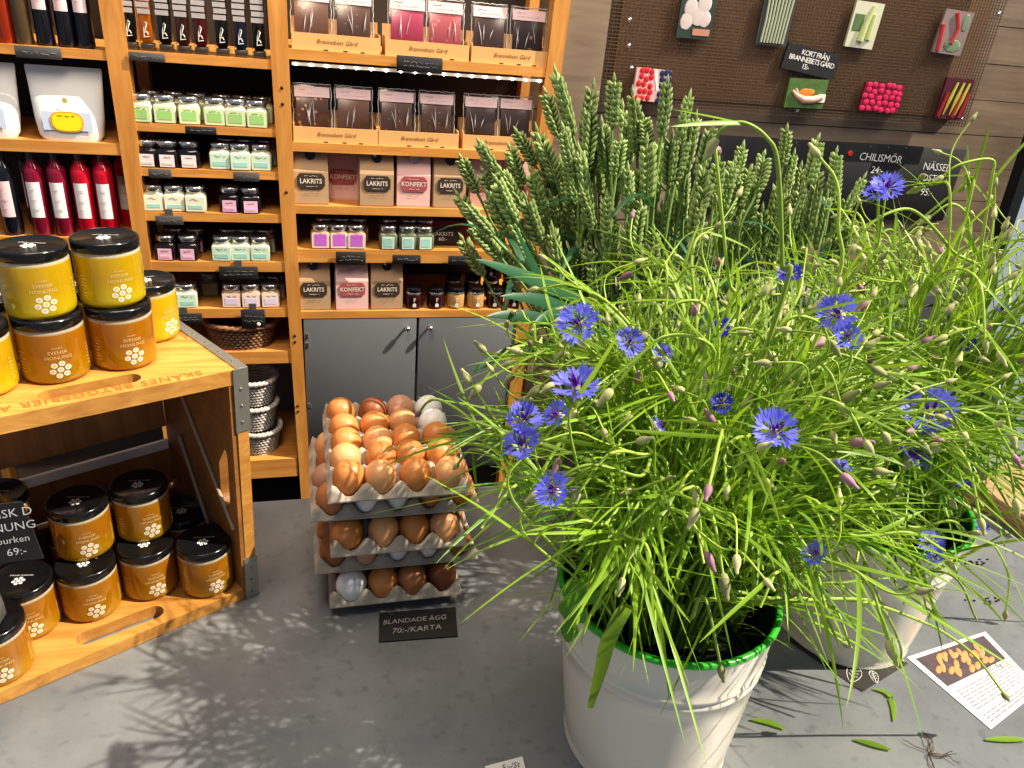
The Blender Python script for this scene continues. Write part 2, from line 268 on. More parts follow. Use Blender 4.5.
def counter_mat():
    m,nt,b=new_mat('zinc counter')
    tc=nt.nodes.new('ShaderNodeTexCoord')
    n=nt.nodes.new('ShaderNodeTexNoise'); n.inputs['Scale'].default_value=4.5; n.inputs['Detail'].default_value=8; n.inputs['Roughness'].default_value=.65
    rp=nt.nodes.new('ShaderNodeValToRGB'); rp.color_ramp.elements[0].position=.3; rp.color_ramp.elements[0].color=(.152,.164,.178,1); rp.color_ramp.elements[1].position=.72; rp.color_ramp.elements[1].color=(.265,.274,.278,1)
    v=nt.nodes.new('ShaderNodeTexNoise'); v.inputs['Scale'].default_value=60; v.inputs['Detail'].default_value=4
    r2=nt.nodes.new('ShaderNodeValToRGB'); r2.color_ramp.elements[0].position=.28; r2.color_ramp.elements[0].color=(.6,.6,.6,1); r2.color_ramp.elements[1].position=.42; r2.color_ramp.elements[1].color=(1,1,1,1)
    mx=nt.nodes.new('ShaderNodeMixRGB'); mx.blend_type='MULTIPLY'; mx.inputs[0].default_value=.5
    mp=nt.nodes.new('ShaderNodeMapRange'); mp.inputs['To Min'].default_value=.28; mp.inputs['To Max'].default_value=.5
    for a,bb in ((tc.outputs['Object'],n.inputs['Vector']),(tc.outputs['Object'],v.inputs['Vector']),(n.outputs['Fac'],rp.inputs[0]),(v.outputs['Fac'],r2.inputs[0]),(rp.outputs[0],mx.inputs[1]),(r2.outputs[0],mx.inputs[2]),(mx.outputs[0],b.inputs['Base Color']),(n.outputs['Fac'],mp.inputs[0]),(mp.outputs[0],b.inputs['Roughness'])):
        nt.links.new(a,bb)
    setp(b,Metallic=.15); return m
zinc=counter_mat()

def speckle(name,base,spots,scale,thr,rough=.3):
    m,nt,b=new_mat(name)
    tc=nt.nodes.new('ShaderNodeTexCoord'); v=nt.nodes.new('ShaderNodeTexVoronoi'); v.inputs['Scale'].default_value=scale
    rp=nt.nodes.new('ShaderNodeValToRGB'); rp.color_ramp.interpolation='CONSTANT'; rp.color_ramp.elements[0].color=(*spots,1); rp.color_ramp.elements[1].position=thr; rp.color_ramp.elements[1].color=(*base,1)
    nt.links.new(tc.outputs['Object'],v.inputs['Vector']); nt.links.new(v.outputs['Distance'],rp.inputs[0]); nt.links.new(rp.outputs[0],b.inputs['Base Color']); setp(b,Roughness=rough)
    MATS[name]=m; return m

# ---------------------------------------------------------------- mesh builder
class MB:
    def __init__(s): s.v=[];s.f=[];s.m=[];s.sm=[];s.mats=[]
    def mi(s,mat):
        if mat not in s.mats: s.mats.append(mat)
        return s.mats.index(mat)
    def add(s,verts,faces,mat=0,smooth=False,M=None):
        o=len(s.v)
        if M is not None: verts=[M@Vector(v) for v in verts]
        s.v+= [tuple(v) for v in verts]; s.f+=[tuple(i+o for i in f) for f in faces]; s.m+=[mat]*len(faces); s.sm+=[smooth]*len(faces); return s
    def prism(s,p,mat=0,M=None):
        # p: 8 corners, bottom ring then top ring
        return s.add(p,[(3,2,1,0),(4,5,6,7),(0,1,5,4),(1,2,6,5),(2,3,7,6),(3,0,4,7)],mat,False,M)
    def box(s,x0,x1,y0,y1,z0,z1,mat=0,M=None):
        return s.prism([(x0,y0,z0),(x1,y0,z0),(x1,y1,z0),(x0,y1,z0),(x0,y0,z1),(x1,y0,z1),(x1,y1,z1),(x0,y1,z1)],mat,M)
    def rbox(s,x0,x1,y0,y1,z0,z1,r=.003,mat=0,M=None,n=2,rz=None):
        # box with rounded vertical edges and chamfered top and bottom
        rz=r if rz is None else rz
        def ring(ins,z):
            out=[]
            rr=max(r-ins,1e-5)
            for cx,cy,a0 in ((x1-r,y1-r,0),(x0+r,y1-r,90),(x0+r,y0+r,180),(x1-r,y0+r,270)):
                for k in range(n+1):
                    a=math.radians(a0+90*k/n); out.append((cx+rr*math.cos(a),cy+rr*math.sin(a),z))
            return out
        rings=[ring(rz*.8,z0),ring(0,z0+rz),ring(0,z1-rz),ring(rz*.8,z1)]
        return s.loft(rings,mat,True,True,M,smooth=True)
    def loft(s,rings,mat=0,cap0=True,cap1=True,M=None,smooth=True,closed=True):
        n=len(rings[0]); v=[p for r in rings for p in r]; f=[]
        for i in range(len(rings)-1):
            for j in range(n if closed else n-1):
                k=(j+1)%n; f.append((i*n+j,i*n+k,(i+1)*n+k,(i+1)*n+j))
        s.add(v,f,mat,smooth,M)
        if cap0: s.add(rings[0],[tuple(reversed(range(n)))],mat,False,M)
        if cap1: s.add(rings[-1],[tuple(range(n))],mat,False,M)
        return s
    def lathe(s,prof,n=24,mat=0,M=None,cap0=True,cap1=True,smooth=True,sq=0):
        rings=[]
        for r,z in prof:
            rings.append([(r*math.cos(2*PI*k/n),r*math.sin(2*PI*k/n),z) for k in range(n)])
        return s.loft(rings,mat,cap0,cap1,M,smooth)
    def tube(s,pts,rad,n=5,mat=0,cap=True,M=None):
        pts=[Vector(p) for p in pts]; N=len(pts)
        if not isinstance(rad,(list,tuple)): rad=[rad]*N
        t=(pts[1]-pts[0]).normalized(); u=t.orthogonal().normalized(); rings=[]
        for i in range(N):
            t2=(pts[min(i+1,N-1)]-pts[max(i-1,0)])
            if t2.length>1e-9: t2.normalize()
            else: t2=t
            u=(u-t2*u.dot(t2))
            u=u.normalized() if u.length>1e-6 else t2.orthogonal().normalized()
            w=t2.cross(u); t=t2
            rings.append([pts[i]+(u*math.cos(2*PI*k/n)+w*math.sin(2*PI*k/n))*rad[i] for k in range(n)])
        return s.loft(rings,mat,cap,cap,M,True)
    def ribbon(s,pts,wid,side,mat=0,fold=.25):
        # a leaf blade: three verts per station, folded along its midrib
        pts=[Vector(p) for p in pts]; N=len(pts); v=[];f=[]
        for i in range(N):
            t=(pts[min(i+1,N-1)]-pts[max(i-1,0)]).normalized()
            sd=(side-t*side.dot(t)); sd=sd.normalized() if sd.length>1e-6 else t.orthogonal().normalized()
            nn=t.cross(sd); w=wid[i]*.5
            v+=[pts[i]-sd*w+nn*w*fold,pts[i],pts[i]+sd*w+nn*w*fold]
        for i in range(N-1):
            a=i*3; f+=[(a,a+1,a+4,a+3),(a+1,a+2,a+5,a+4)]
        return s.add(v,f,mat,True)
    def ellip(s,c,r,nu=8,nv=6,mat=0,M=None):
        prof=[]
        rings=[]
        for i in range(1,nv):
            a=PI*i/nv; rings.append([(c[0]+r[0]*math.sin(a)*math.cos(2*PI*k/nu),c[1]+r[1]*math.sin(a)*math.sin(2*PI*k/nu),c[2]-r[2]*math.cos(a)) for k in range(nu)])
        s.loft(rings,mat,False,False,M)
        b=[(c[0],c[1],c[2]-r[2])]+rings[0]; s.add(b,[(0,(k+1)%nu+1,k+1) for k in range(nu)],mat,True,M)
        b=[(c[0],c[1],c[2]+r[2])]+rings[-1]; s.add(b,[(0,k+1,(k+1)%nu+1) for k in range(nu)],mat,True,M)
        return s
    def mesh(s,name,mats):
        me=bpy.data.meshes.new(name); me.from_pydata(s.v,[],s.f)
        for m in (mats if isinstance(mats,(list,tuple)) else [mats]): me.materials.append(m)
        me.polygons.foreach_set('material_index',s.m); me.polygons.foreach_set('use_smooth',s.sm); me.update(); return me
    def build(s,name,mats,parent=None,loc=None,rz=0,M=None):
        o=bpy.data.objects.new(name,s.mesh(name,mats)); COL.objects.link(o)
        if parent: o.parent=parent
        if M is not None: o.matrix_local=M
        else:
            if loc: o.location=loc
            if rz: o.rotation_euler=(0,0,rz)
        return o
def tag(o,label=None,cat=None,group=None,kind=None):
    if label: o['label']=label
    if cat: o['category']=cat
    if group: o['group']=group
    if kind: o['kind']=kind
    return o
def empty(name,loc=(0,0,0),rz=0,label=None,cat=None,group=None,M=None):
    o=bpy.data.objects.new(name,None); COL.objects.link(o); o.empty_display_size=.02
    if M is not None: o.matrix_world=M
    else: o.location=loc; o.rotation_euler=(0,0,rz)
    return tag(o,label,cat,group)
def anchor(t,loc):
    # the parts were laid out in world space: move the empty to the base of the thing and keep the parts where they are
    t.location=loc
    for c in t.children: c.location=Vector(c.location)-Vector(loc)
def copy_thing(root,loc=None,rz=None,label=None,group=None,M=None):
    r=root.copy(); COL.objects.link(r)
    if M is not None: r.matrix_world=M
    else:
        if loc is not None: r.location=loc
        if rz is not None: r.rotation_euler=(0,0,rz)
    if label: r['label']=label
    if group: r['group']=group
    for ch in list(root.children):
        c=ch.copy(); COL.objects.link(c); c.parent=r; c.matrix_parent_inverse=ch.matrix_parent_inverse.copy(); c.matrix_basis=ch.matrix_basis.copy()
        for g in ch.children:
            d=g.copy(); COL.objects.link(d); d.parent=c; d.matrix_basis=g.matrix_basis.copy()
    return r
def frame(x,y,z,loc):
    x,y,z=Vector(x),Vector(y),Vector(z)
    return Matrix(((x.x,y.x,z.x,loc[0]),(x.y,y.y,z.y,loc[1]),(x.z,y.z,z.z,loc[2]),(0,0,0,1)))
def zframe(z,loc,spin=0):
    z=Vector(z).normalized(); x=z.orthogonal().normalized(); y=z.cross(x)
    x,y=x*math.cos(spin)+y*math.sin(spin),-x*math.sin(spin)+y*math.cos(spin)
    return frame(x,y,z,loc)
FACE=Matrix.Rotation(PI/2,4,'X')       # text lying in XY turned upright, facing -Y
TXT={}
def text_mesh(body,size,align='CENTER',shear=0,thick=0.0,space=1.0,line=.9):
    key=(body,size,align,shear,thick,space)
    if key in TXT: return TXT[key]
    cu=bpy.data.curves.new('lettering','FONT'); cu.body=body; cu.size=size; cu.align_x=align; cu.align_y='CENTER'; cu.shear=shear; cu.offset=thick; cu.space_character=space; cu.space_line=line; cu.resolution_u=2
    ob=bpy.data.objects.new('lettering',cu); COL.objects.link(ob)
    dg=bpy.context.evaluated_depsgraph_get(); dg.update()
    me=bpy.data.meshes.new_from_object(ob.evaluated_get(dg))
    bpy.data.objects.remove(ob); bpy.data.curves.remove(cu)
    TXT[key]=me; return me
def text(body,size,mat,parent,M,name='lettering',wrap=None,**k):
    me=text_mesh(body,size,**k).copy()
    if wrap:
        for v in me.vertices:
            x,y=v.co.x,v.co.y; v.co=(wrap*math.sin(x/wrap),-wrap*math.cos(x/wrap),y)
    me.materials.clear(); me.materials.append(mat)
    o=bpy.data.objects.new(name,me); COL.objects.link(o); o.parent=parent; o.matrix_local=M; return o
def catmull(P,n=6):
    P=[Vector(p) for p in P]; Q=[P[0]*2-P[1]]+P+[P[-1]*2-P[-2]]; out=[]
    for i in range(1,len(Q)-2):
        a,b,c,d=Q[i-1:i+3]
        for k in range(n):
            t=k/n; out.append(.5*((2*b)+(c-a)*t+(2*a-5*b+4*c-d)*t*t+(3*b-a-3*c+d)*t**3))
    out.append(P[-1]); return out
ORD=['first','second','third','fourth','fifth','sixth','seventh','eighth','ninth']

# ---------------------------------------------------------------- camera
cam=bpy.data.cameras.new('camera'); cam.sensor_width=36; cam.lens=768/1024*36; cam.clip_start=.02; cam.clip_end=60
co=bpy.data.objects.new('camera',cam); COL.objects.link(co)
co.matrix_world=frame(*D['CAM'],(0,0,1.66)); SC.camera=co

# ---------------------------------------------------------------- light
sun=bpy.data.lights.new('sun','SUN'); sun.energy=5.8; sun.angle=math.radians(.6); sun.color=(1,.90,.74)
so=bpy.data.objects.new('sun',sun); COL.objects.link(so)
az,el=math.radians(-19),math.radians(50)
sd=Vector((math.cos(az)*math.cos(el),math.sin(az)*math.cos(el),math.sin(el)))
so.matrix_world=zframe(sd,sd*5)
w=bpy.data.worlds.new('sky'); SC.world=w; w.use_nodes=True
bg=w.node_tree.nodes['Background']; bg.inputs[0].default_value=(.54,.68,.92,1); bg.inputs[1].default_value=.33
def area(name,loc,target,sx,sy,e,col):
    l=bpy.data.lights.new(name,'AREA'); l.shape='RECTANGLE'; l.size=sx; l.size_y=sy; l.energy=e; l.color=col
    o=bpy.data.objects.new(name,l); COL.objects.link(o)
    o.matrix_world=zframe(Vector(loc)-Vector(target),loc); return o
area('fill_lamp',(-.1,1.0,2.8),(-.1,2.3,.9),1.2,.4,26,(1,.83,.62))  # unseen warm fill, added overhead to brighten the shelves
area('fill_lamp',(1.8,1.1,3.0),(1.8,2.5,1.3),1.0,.4,20,(1,.88,.72))  # unseen fill, added overhead to brighten the plank wall
SC.view_settings.view_transform='Standard'
SC.view_settings.look='Medium High Contrast'
SC.view_settings.exposure=.1
try: SC.cycles.use_denoising=True
except Exception: pass

# ---------------------------------------------------------------- setting
def struct(name,mb,mats): return tag(mb.build(name,mats),kind='structure')
struct('floor',MB().box(-3,4,-2,3,-.1,0),plain('stone floor',(.05,.05,.052),.8,noise=.3,scale=5))
mb=MB(); z=0; i=0
while z<2.6:
    h=.128 if z>.7 else .14
    mb.prism([(-2.5,2.58+.004*(i%2),z),(4,2.58+.004*(i%2),z),(4,2.7,z),(-2.5,2.7,z),(-2.5,2.58,z+h-.003),(4,2.58,z+h-.003),(4,2.7,z+h-.003),(-2.5,2.7,z+h-.003)]); z+=h; i+=1
mb.box(-2.5,4,2.595,2.69,0,2.6)
struct('wall_back',mb,wall_wood)
t=empty('service_counter',(0,0,0),0,'long zinc topped counter carrying the crate, eggs and flower buckets','counter')
MB().box(-1.9,2.6,-.62,1.188,CT-.03,CT).build('worktop',zinc,t)
MB().box(-1.85,2.55,-.5,1.13,.02,CT-.03).build('front_panel',grey_paint,t)
anchor(t,(.25,0,0))
mb=MB().box(1.1,3.4,2.36,2.57,.72,.755); mb.box(1.1,3.4,2.38,2.57,0,.72)
for k in range(5): mb.box(1.1,3.4,2.366,2.385,.12+k*.12,.225+k*.12)
tag(mb.build('low_bench',plain('weathered bench',(.27,.26,.25),.7,noise=.15,scale=6)),'low weathered grey bench along the plank wall behind the flowers','bench')
t=empty('white_panel',(0,0,0),0,'pale bluish white door panel with a black edge at the right','panel')
def lean(x0,x1,y0,y1,h=1.7): return MB().prism([(x0,y0,0),(x1,y0,0),(x1,y1,0),(x0,y1,0),(x0-.09,y0,h),(x1-.09,y0,h),(x1-.09,y1,h),(x0-.09,y1,h)])
lean(2.645,3.4,2.30,2.33).build('panel_face',plain('white panel paint',(.50,.56,.66),.4),t)
lean(2.60,2.645,2.295,2.34).build('panel_edge',black_paint,t)
anchor(t,(2.9,2.31,0))

# ---------------------------------------------------------------- shelving
YF=2.2; YB=2.54
t=empty('shelving_unit',(0,0,0),0,'tall orange pine shelving unit with grey cupboard doors below','shelf')
def upright(pts,name='upright'):
    # pts: list of (x0,x1,z) from the bottom
    mb=MB(); rings=[[(a,YF,z),(b,YF,z),(b,YF+.045,z),(a,YF+.045,z)] for a,b,z in pts]
    mb.loft(rings,smooth=False)
    rings=[[(a+.012,YB-.05,z),(b-.004,YB-.05,z),(b-.004,YB,z),(a+.012,YB,z)] for a,b,z in pts]
    mb.loft(rings,smooth=False)
    o=mb.build(name,shelf_wood_v,t)
    return o
U=[upright([(-.430,-.414,0),(-.444,-.409,.95),(-.447,-.402,1.3),(-.452,-.396,1.75)]),
   upright([(-.036,-.004,0),(-.050,-.014,.65),(-.060,-.020,1.1),(-.070,-.022,1.75)]),
   upright([(.640,.682,0),(.667,.711,1.5),(.672,.720,1.8)]),upright([(-1.02,-.98,0),(-1.02,-.98,1.75)])]
# peg holes on the inner rear posts and screws on the fronts
mb=MB()
for k in range(16):
    for j in range(2): mb.box(.655,.664,YB-.042+j*.022,YB-.036+j*.022,.85+k*.05,.856+k*.05)
mb.build('peg_holes',black_paint,U[2])
mb=MB()
for z in (1.40,1.36,1.13,.70,.68,.46,.44): mb.lathe([(.004,0),(.004,.002),(.0,.003)],8,M=Matrix.Translation((-.036 if z<1 else -.042,YF,z))@Matrix.Rotation(PI/2,4,'X'),cap1=False)
mb.build('screw_heads',black_paint,U[1])
def board(x0,x1,z,th,x0b=None): return MB().prism([(x0,YF+.003,z-th),(x1,YF+.003,z-th),(x1,YB,z-th),(x0,YB,z-th),(x0,YF+.003,z),(x1,YF+.003,z),(x1,YB,z),(x0,YB,z)]).build('shelf_board',shelf_wood,t)
for z0,z1 in D['SH0']: board(-1.0,-.44,z0,z0-z1)
for z0,z1 in D['SH1']: board(-.425,-.045,z0,z0-z1)
for z0,z1 in D['SH2']: board(-.03,.668,z0,z0-z1)
Z0=[q[0] for q in D['SH0']]; Z1=[q[0] for q in D['SH1']]; Z2=[q[0] for q in D['SH2']]
MB().box(-1.0,.69,YB+.004,YB+.02,.1,1.8).build('back_panel',back_dark,t)
MB().box(-.42,-.04,YB-.012,YB,.27,.60).build('back_panel',plain('blue grey niche back',(.13,.15,.17),.6),t)
for k,(x0,x1) in enumerate(((-.010,.330),(.337,.662))):
    d=MB().rbox(x0,x1,YF+.004,YF+.024,.190,.752,.002).build('cabinet_door',grey_paint,t)
    kx=.300 if k==0 else .371
    MB().lathe([(.004,0),(.004,.012),(.008,.014),(.009,.02),(.005,.024)],12,M=Matrix.Translation((kx,YF+.004,.722))@Matrix.Rotation(PI/2,4,'X')).build('knob',silver,d)
h=MB()
for z in (.66,.69,.45): h.box(-.006,.003,YF,YF+.006,z,z+.014)
h.build('hinge_caps',silver,t)
MB().box(-.03,.66,YF+.05,YF+.07,0,.185).build('toe_kick',black_paint,t)
MB().box(-.03,.66,YF+.03,YB,.165,.188).build('cabinet_floor',black_paint,t)
anchor(t,(-.2,2.37,0))
l=empty('led_strip',(.32,2.205,1.462),0,'row of small white lights under the upper right shelf','lights')
MB().box(-.335,.34,.0,.012,-.006,.002).build('strip',plain('led tape',(.5,.47,.42),.4),l)
mb=MB()
for k in range(18): mb.ellip((-.325+k*.0385,-.002,-.003),(.0035,.003,.0035),8,6)
mb.build('light_beads',emit('led glow',(1,.95,.85),14),l)

def scribble(wd,hg,rows,mat,parent,y,M=None,name='chalk_writing',rad=.0006):
    # illegible handwriting: little wavy strokes on a flat face
    mb=MB(); lh=hg/rows
    for r_ in range(rows):
        zc=hg/2-lh*(r_+.5); x=-wd/2*rnd.uniform(.75,1)
        while x<wd/2-.004:
            L=min(wd/2-x,rnd.uniform(.008,.02)); n=max(4,int(L/.0022)); pts=[]
            for i in range(n+1): pts.append((x+L*i/n,y,zc+lh*.3*rnd.uniform(-1,1)))
            mb.tube(pts,rad,3); x+=L+.004
    return mb.build(name,mat,parent,M=M) if M is not None else mb.build(name,mat,parent)
# small price tags clipped to the shelf edges
TAGS=dict(a=(slate_grey,'grey slate tag below the dark bottles at the upper left',''),b=(slate_grey,'grey slate tag under the slim boxed syrup bottles',''),
 c=(slate,'small dark tag under the green labelled jars',''),d=(slate_grey,'tiny grey tag below the black jars with white labels',''),e=(slate_grey,'small grey tag below the mint labelled jars on the third shelf',''),
 f=(slate_grey,'grey tag hanging under the cream labelled jars',''),g=(slate,'wide black tag hanging above the peach labelled jars',''),h=(slate,'black tag half behind the honey crate',''),
 i=(slate,'squarish black tag with a pale dot above the brown basket',''),j=(slate,'black tag across the row of lights',''),k=(slate,'black tag between the purple jars and the pink bag below',''),
 l=(slate,'black tag below the green labelled jars of the right bay',''),m=(slate,'black tag above the round tan jars',''),n=(slate,'standing blackboard sign with white lettering behind the green jars','LAKRITS\n60:-'))
for k,((x,z),wd,hg) in D['signs'].items():
    m,lab,tx=TAGS[k]
    y=2.195 if k!='n' else 2.255
    if k=='n': x+=.03; z=Z2[3]+.029; hg=.057
    if k in 'gi': z-=.0
    if k=='g': y=2.198
    r=empty('price_tag',(x,y,z),0,lab,'price tag')
    MB().rbox(-wd/2,wd/2,-.002,.002,-hg/2,hg/2,.001).build('tag_board',m,r)
    if k=='n': text(tx,hg*.30,chalk,r,Matrix.Translation((0,-.0026,0))@FACE)
    else: scribble(wd*.8,hg*.5,2 if hg>.03 else 1,chalk_dim,r,-.0026)
    if k=='i': MB().ellip((.014,-.004,-.016),(.006,.002,.006)).build('pale_dot',white_print,r)
    if k in 'gihf': MB().box(-.01,.01,.0,.004,hg/2-.004,hg/2+.018).build('clip',dark_steel,r)
    if k=='n': MB().box(-.03,.03,.002,.03,-hg/2,-hg/2+.004).build('foot',m,r)
# ---------------------------------------------------------------- goods on the shelves
def square_jar(body,lid,label,patch,lw=.040,lh=.033,ph=.4,label_all=True):
    r=empty('square_jar')
    w=.0225
    mb=MB(); mb.rbox(-w,w,-w,w,0,.039,.007,n=3,rz=.004)
    mb.lathe([(.0215,.038),(.0195,.0425),(.0195,.046)],16)
    mb.build('jar_body',body,r)
    MB().lathe([(.0205,.0445),(.0214,.0455),(.0214,.0545),(.0202,.0568),(.0175,.0575)],20).build('lid',lid,r)
    l=MB().box(-lw/2,lw/2,-w-.0008,-w+.001,.003,.003+lh).build('label',label,r)
    MB().box(-lw*.36,lw*.36,-w-.0014,-w,.003+lh*.18,.003+lh*(.18+ph)).build('label_print',patch,l)
    scribble(lw*.6,.006,1,ink,l,-w-.0012,Matrix.Translation((0,0,.003+lh*.80)),'label_writing',.0004)
    return r
J_glassy=plain('jar cream content',(.62,.60,.48),.15)
J_black=plain('jar black content',(.014,.010,.012),.12)
J_green=plain('label green',(.36,.62,.22),.6)
J_greenlab=plain('label pale green',(.66,.78,.46),.6)
J_mint=plain('label mint',(.62,.78,.62),.6); J_mint2=plain('label teal',(.38,.66,.58),.6)
J_cream=plain('label cream',(.80,.78,.60),.6)
J_pinklab=plain('label rose',(.86,.52,.66),.6)
J_whitepink=plain('label blush white',(.86,.74,.76),.6)
J_peach=plain('label peach',(.84,.66,.56),.6); J_lav=plain('label lavender',(.74,.62,.80),.6)
J_purple=plain('label purple',(.58,.16,.66),.6); J_brownspice=plain('spice content',(.42,.30,.20),.3)
J_herb=plain('herb content',(.14,.15,.10),.25); J_olive=plain('label olive',(.30,.31,.20),.6)
kinds=dict(green=square_jar(J_glassy,silver,J_greenlab,J_green,ph=.55),
 black=square_jar(J_black,silver,J_whitepink,J_peach,.030,.026,.2),
 mint=square_jar(J_glassy,silver,J_mint,J_mint2,ph=.3),
 cream=square_jar(J_glassy,silver,J_cream,J_mint2,ph=.25),
 rose=square_jar(J_black,silver,J_pinklab,J_pinklab,.030,.026,.2),
 peach=square_jar(J_brownspice,silver,J_peach,J_lav,ph=.5),
 olive=square_jar(J_herb,dark_steel,J_olive,J_olive,.034,.03,.4),
 purple=square_jar(J_brownspice,silver,J_peach,J_purple,ph=.85),
 herb=square_jar(J_herb,silver,J_mint,J_mint2,.030,.030,.7))
used_k=set()
def put_jar(kind,x,y,z,label,group,rz=0,sc=1.0):
    src=kinds[kind]
    if kind in used_k: o=copy_thing(src,(x,y,z),rz,label,group)
    else: used_k.add(kind); o=src; o.location=(x,y,z); o.rotation_euler=(0,0,rz); tag(o,label,None,group)
    o['category']='jar'; o.scale=(sc,)*3; return o
SS=1.105; yj=2.206+.027
def row(kind,xs,z,what,where,group,y=yj,ordf=ORD,back=False):
    n=len(xs)
    for i,x in enumerate(xs):
        put_jar(kind,x,y+rnd.uniform(-.003,.003),z,f'{what}, {ORD[i]} from left {where}' if n>1 else f'{what} {where}',group,rnd.uniform(-.08,.08))
    if back:
        for i,x in enumerate(xs):
            put_jar(kind,x+.012,y+.075,z,f'{what}, back row, {ORD[i]} from left {where}',group,rnd.uniform(-.1,.1))
row('green',D['j2'],Z1[1],'small glass jar with green label','below the slim syrups','green labelled jars',back=True)
row('black',D['j3'][:3],Z1[2],'dark jar with a whitish label','on the third shelf','dark jars with whitish labels')
row('mint',D['j3'][3:],Z1[2],'pale jar with a mint label','on third shelf right','mint labelled jars on the third shelf',back=True)
row('cream',D['j4'][:3],Z1[3],'pale jar with a cream label','on the fourth shelf','cream labelled jars')
row('rose',D['j4'][3:],Z1[3],'dark jar with a pink label','on fourth shelf right','dark jars with pink labels on the fourth shelf')
row('rose',D['j5'][:2],Z1[4],'dark jar with a rose label','on fifth shelf left','dark jars with rose labels on the fifth shelf',back=True)
row('mint',D['j5'][2:],Z1[4],'pale jar with a mint label','on fifth shelf right','mint labelled jars on the fifth shelf',back=True)
row('mint',D['j6'][:2],Z1[5],'pale mint labelled jar','just above the honey crate corner','mint labelled jars on the lowest jar shelf')
put_jar('olive',D['j6b'][0],2.33,Z1[5],'single dull olive jar standing back on the lowest jar shelf',None)
row('peach',D['j6'][2:],Z1[5],'jar with peach and lilac label','on lowest jar shelf','peach labelled jars',back=True)
row('purple',D['j4r'][:3],Z2[3],'spice jar with a purple label','in the right bay','purple labelled spice jars',back=True)
row('herb',D['j4r'][3:],Z2[3],'herb jar with a mint green label','in the right bay','green labelled herb jars',back=True)
# round jars
def round_jar(content):
    r=empty('round_jar')
    MB().lathe([(.020,0),(.0245,.003),(.0250,.008),(.0250,.036),(.0225,.043)],20).build('jar_body',content,r)
    MB().lathe([(.0228,.0425),(.0236,.043),(.0236,.048),(.0228,.0485)],20).build('lid_band',silver,r)
    MB().lathe([(.0230,.048),(.0240,.049),(.0240,.058),(.0225,.060)],20).build('lid',lid_black,r)
    pr=MB(); 
    pr.add([(-.006,-.0252,.008),(.004,-.0256,.008),(.004,-.0256,.016),(-.001,-.0258,.021),(-.006,-.0252,.016)],[(0,1,2,3,4)])
    for k in range(3): pr.box(-.004,-.001+k*.002,-.0262,-.0255,.024+k*.004,.0255+k*.004)
    pr.build('label_print',white_print,r); return r
rk=dict(dark=round_jar(plain('dark jam',(.035,.008,.008),.1)),tan=round_jar(plain('mustard seed',(.50,.30,.12),.25)))
ru=set()
def put_round(k,x,y,z,label):
    if k in ru: o=copy_thing(rk[k],(x,y,z),rnd.uniform(-.2,.2),label,'round jars on the bottom shelf of the right bay')
    else: ru.add(k); o=rk[k]; o.location=(x,y,z); tag(o,label,None,'round jars on the bottom shelf of the right bay')
    o['category']='jar'
for i,x in enumerate(D['r5']):
    k='dark' if i in (0,1,4,5) else 'tan'
    put_round(k,x,2.206+.03,Z2[4],f'round {"dark jam" if k=="dark" else "tan mustard"} jar, {ORD[i]} from the left on the bottom shelf')
for i,x in enumerate(D['r5'][2:]):
    put_round('dark',x+.011,2.34,Z2[4],f'round dark jar in the back row, {ORD[i]} from the left on the bottom shelf')
for i,x in enumerate(D['r5'][4:]):
    put_round('dark',x+.007,2.338,Z2[4]+.0668,f'round dark jar stacked on top of the back row, {"left" if i==0 else "right"} one')
# slim syrup bottles in clear boxes
def syrup(content,i):
    r=empty('syrup_bottle',(0,0,0))
    mb=MB(); mb.rbox(-.0135,.0135,-.0135,.0135,.015,.20,.006,n=3,rz=.008); mb.build('bottle_body',content,r)
    MB().rbox(-.0155,.0155,-.0155,.0155,.0,.2,.002,n=1).build('clear_box',film,r)
    MB().rbox(-.0135,.0135,-.0135,.0135,.001,.0155,.002).build('glass_base',plain('thick glass base',(.10,.08,.07),.1),r)
    lab=MB()
    for k in range(9): lab.box(-.0135+rnd.uniform(-.002,.001),.0125+rnd.uniform(-.001,.002),-.0165,-.0150,.075+k*.013,.075+k*.013+.010)
    lab.build('paper_label',plain('crumpled grey label',(.42,.38,.38),.8,noise=.3,scale=50),r)
    sc=MB(); sc.tube([(-.004,-.0162,.030),(-.003,-.0162,.046),(.001,-.0162,.060),(.004,-.0162,.056),(.0,-.0162,.044),(-.003,-.0162,.036),(.002,-.0162,.040),(.005,-.0162,.034)],.0011,4)
    sc.tube([(-.005,-.0162,.028),(.007,-.0162,.030)],.0010,4); sc.build('script_print',white_print,r)
    return r
syr=[plain('syrup black',(.012,.011,.012),.1),plain('syrup orange',(.80,.22,.01),.12),plain('syrup brown',(.10,.03,.015),.1),plain('syrup red',(.16,.012,.02),.1),plain('syrup blue',(.02,.035,.075),.1)]
S0={}
for i,x in enumerate(D['syrup']):
    m=[0,1,0,2,3,0,4,0][i]
    nm=['black','orange','black','brown','dark red','black','bluish','black'][i]
    lab=f'slim boxed bottle of {nm} syrup, {ORD[i]} from the left on the top shelf'
    if m in S0: o=copy_thing(S0[m],(x,2.225,Z1[0]),0,lab)
    else: o=S0[m]=syrup(syr[m],i); o.location=(x,2.225,Z1[0]); o['label']=lab
    o['category']='bottle'; o['group']='slim boxed syrup bottles'
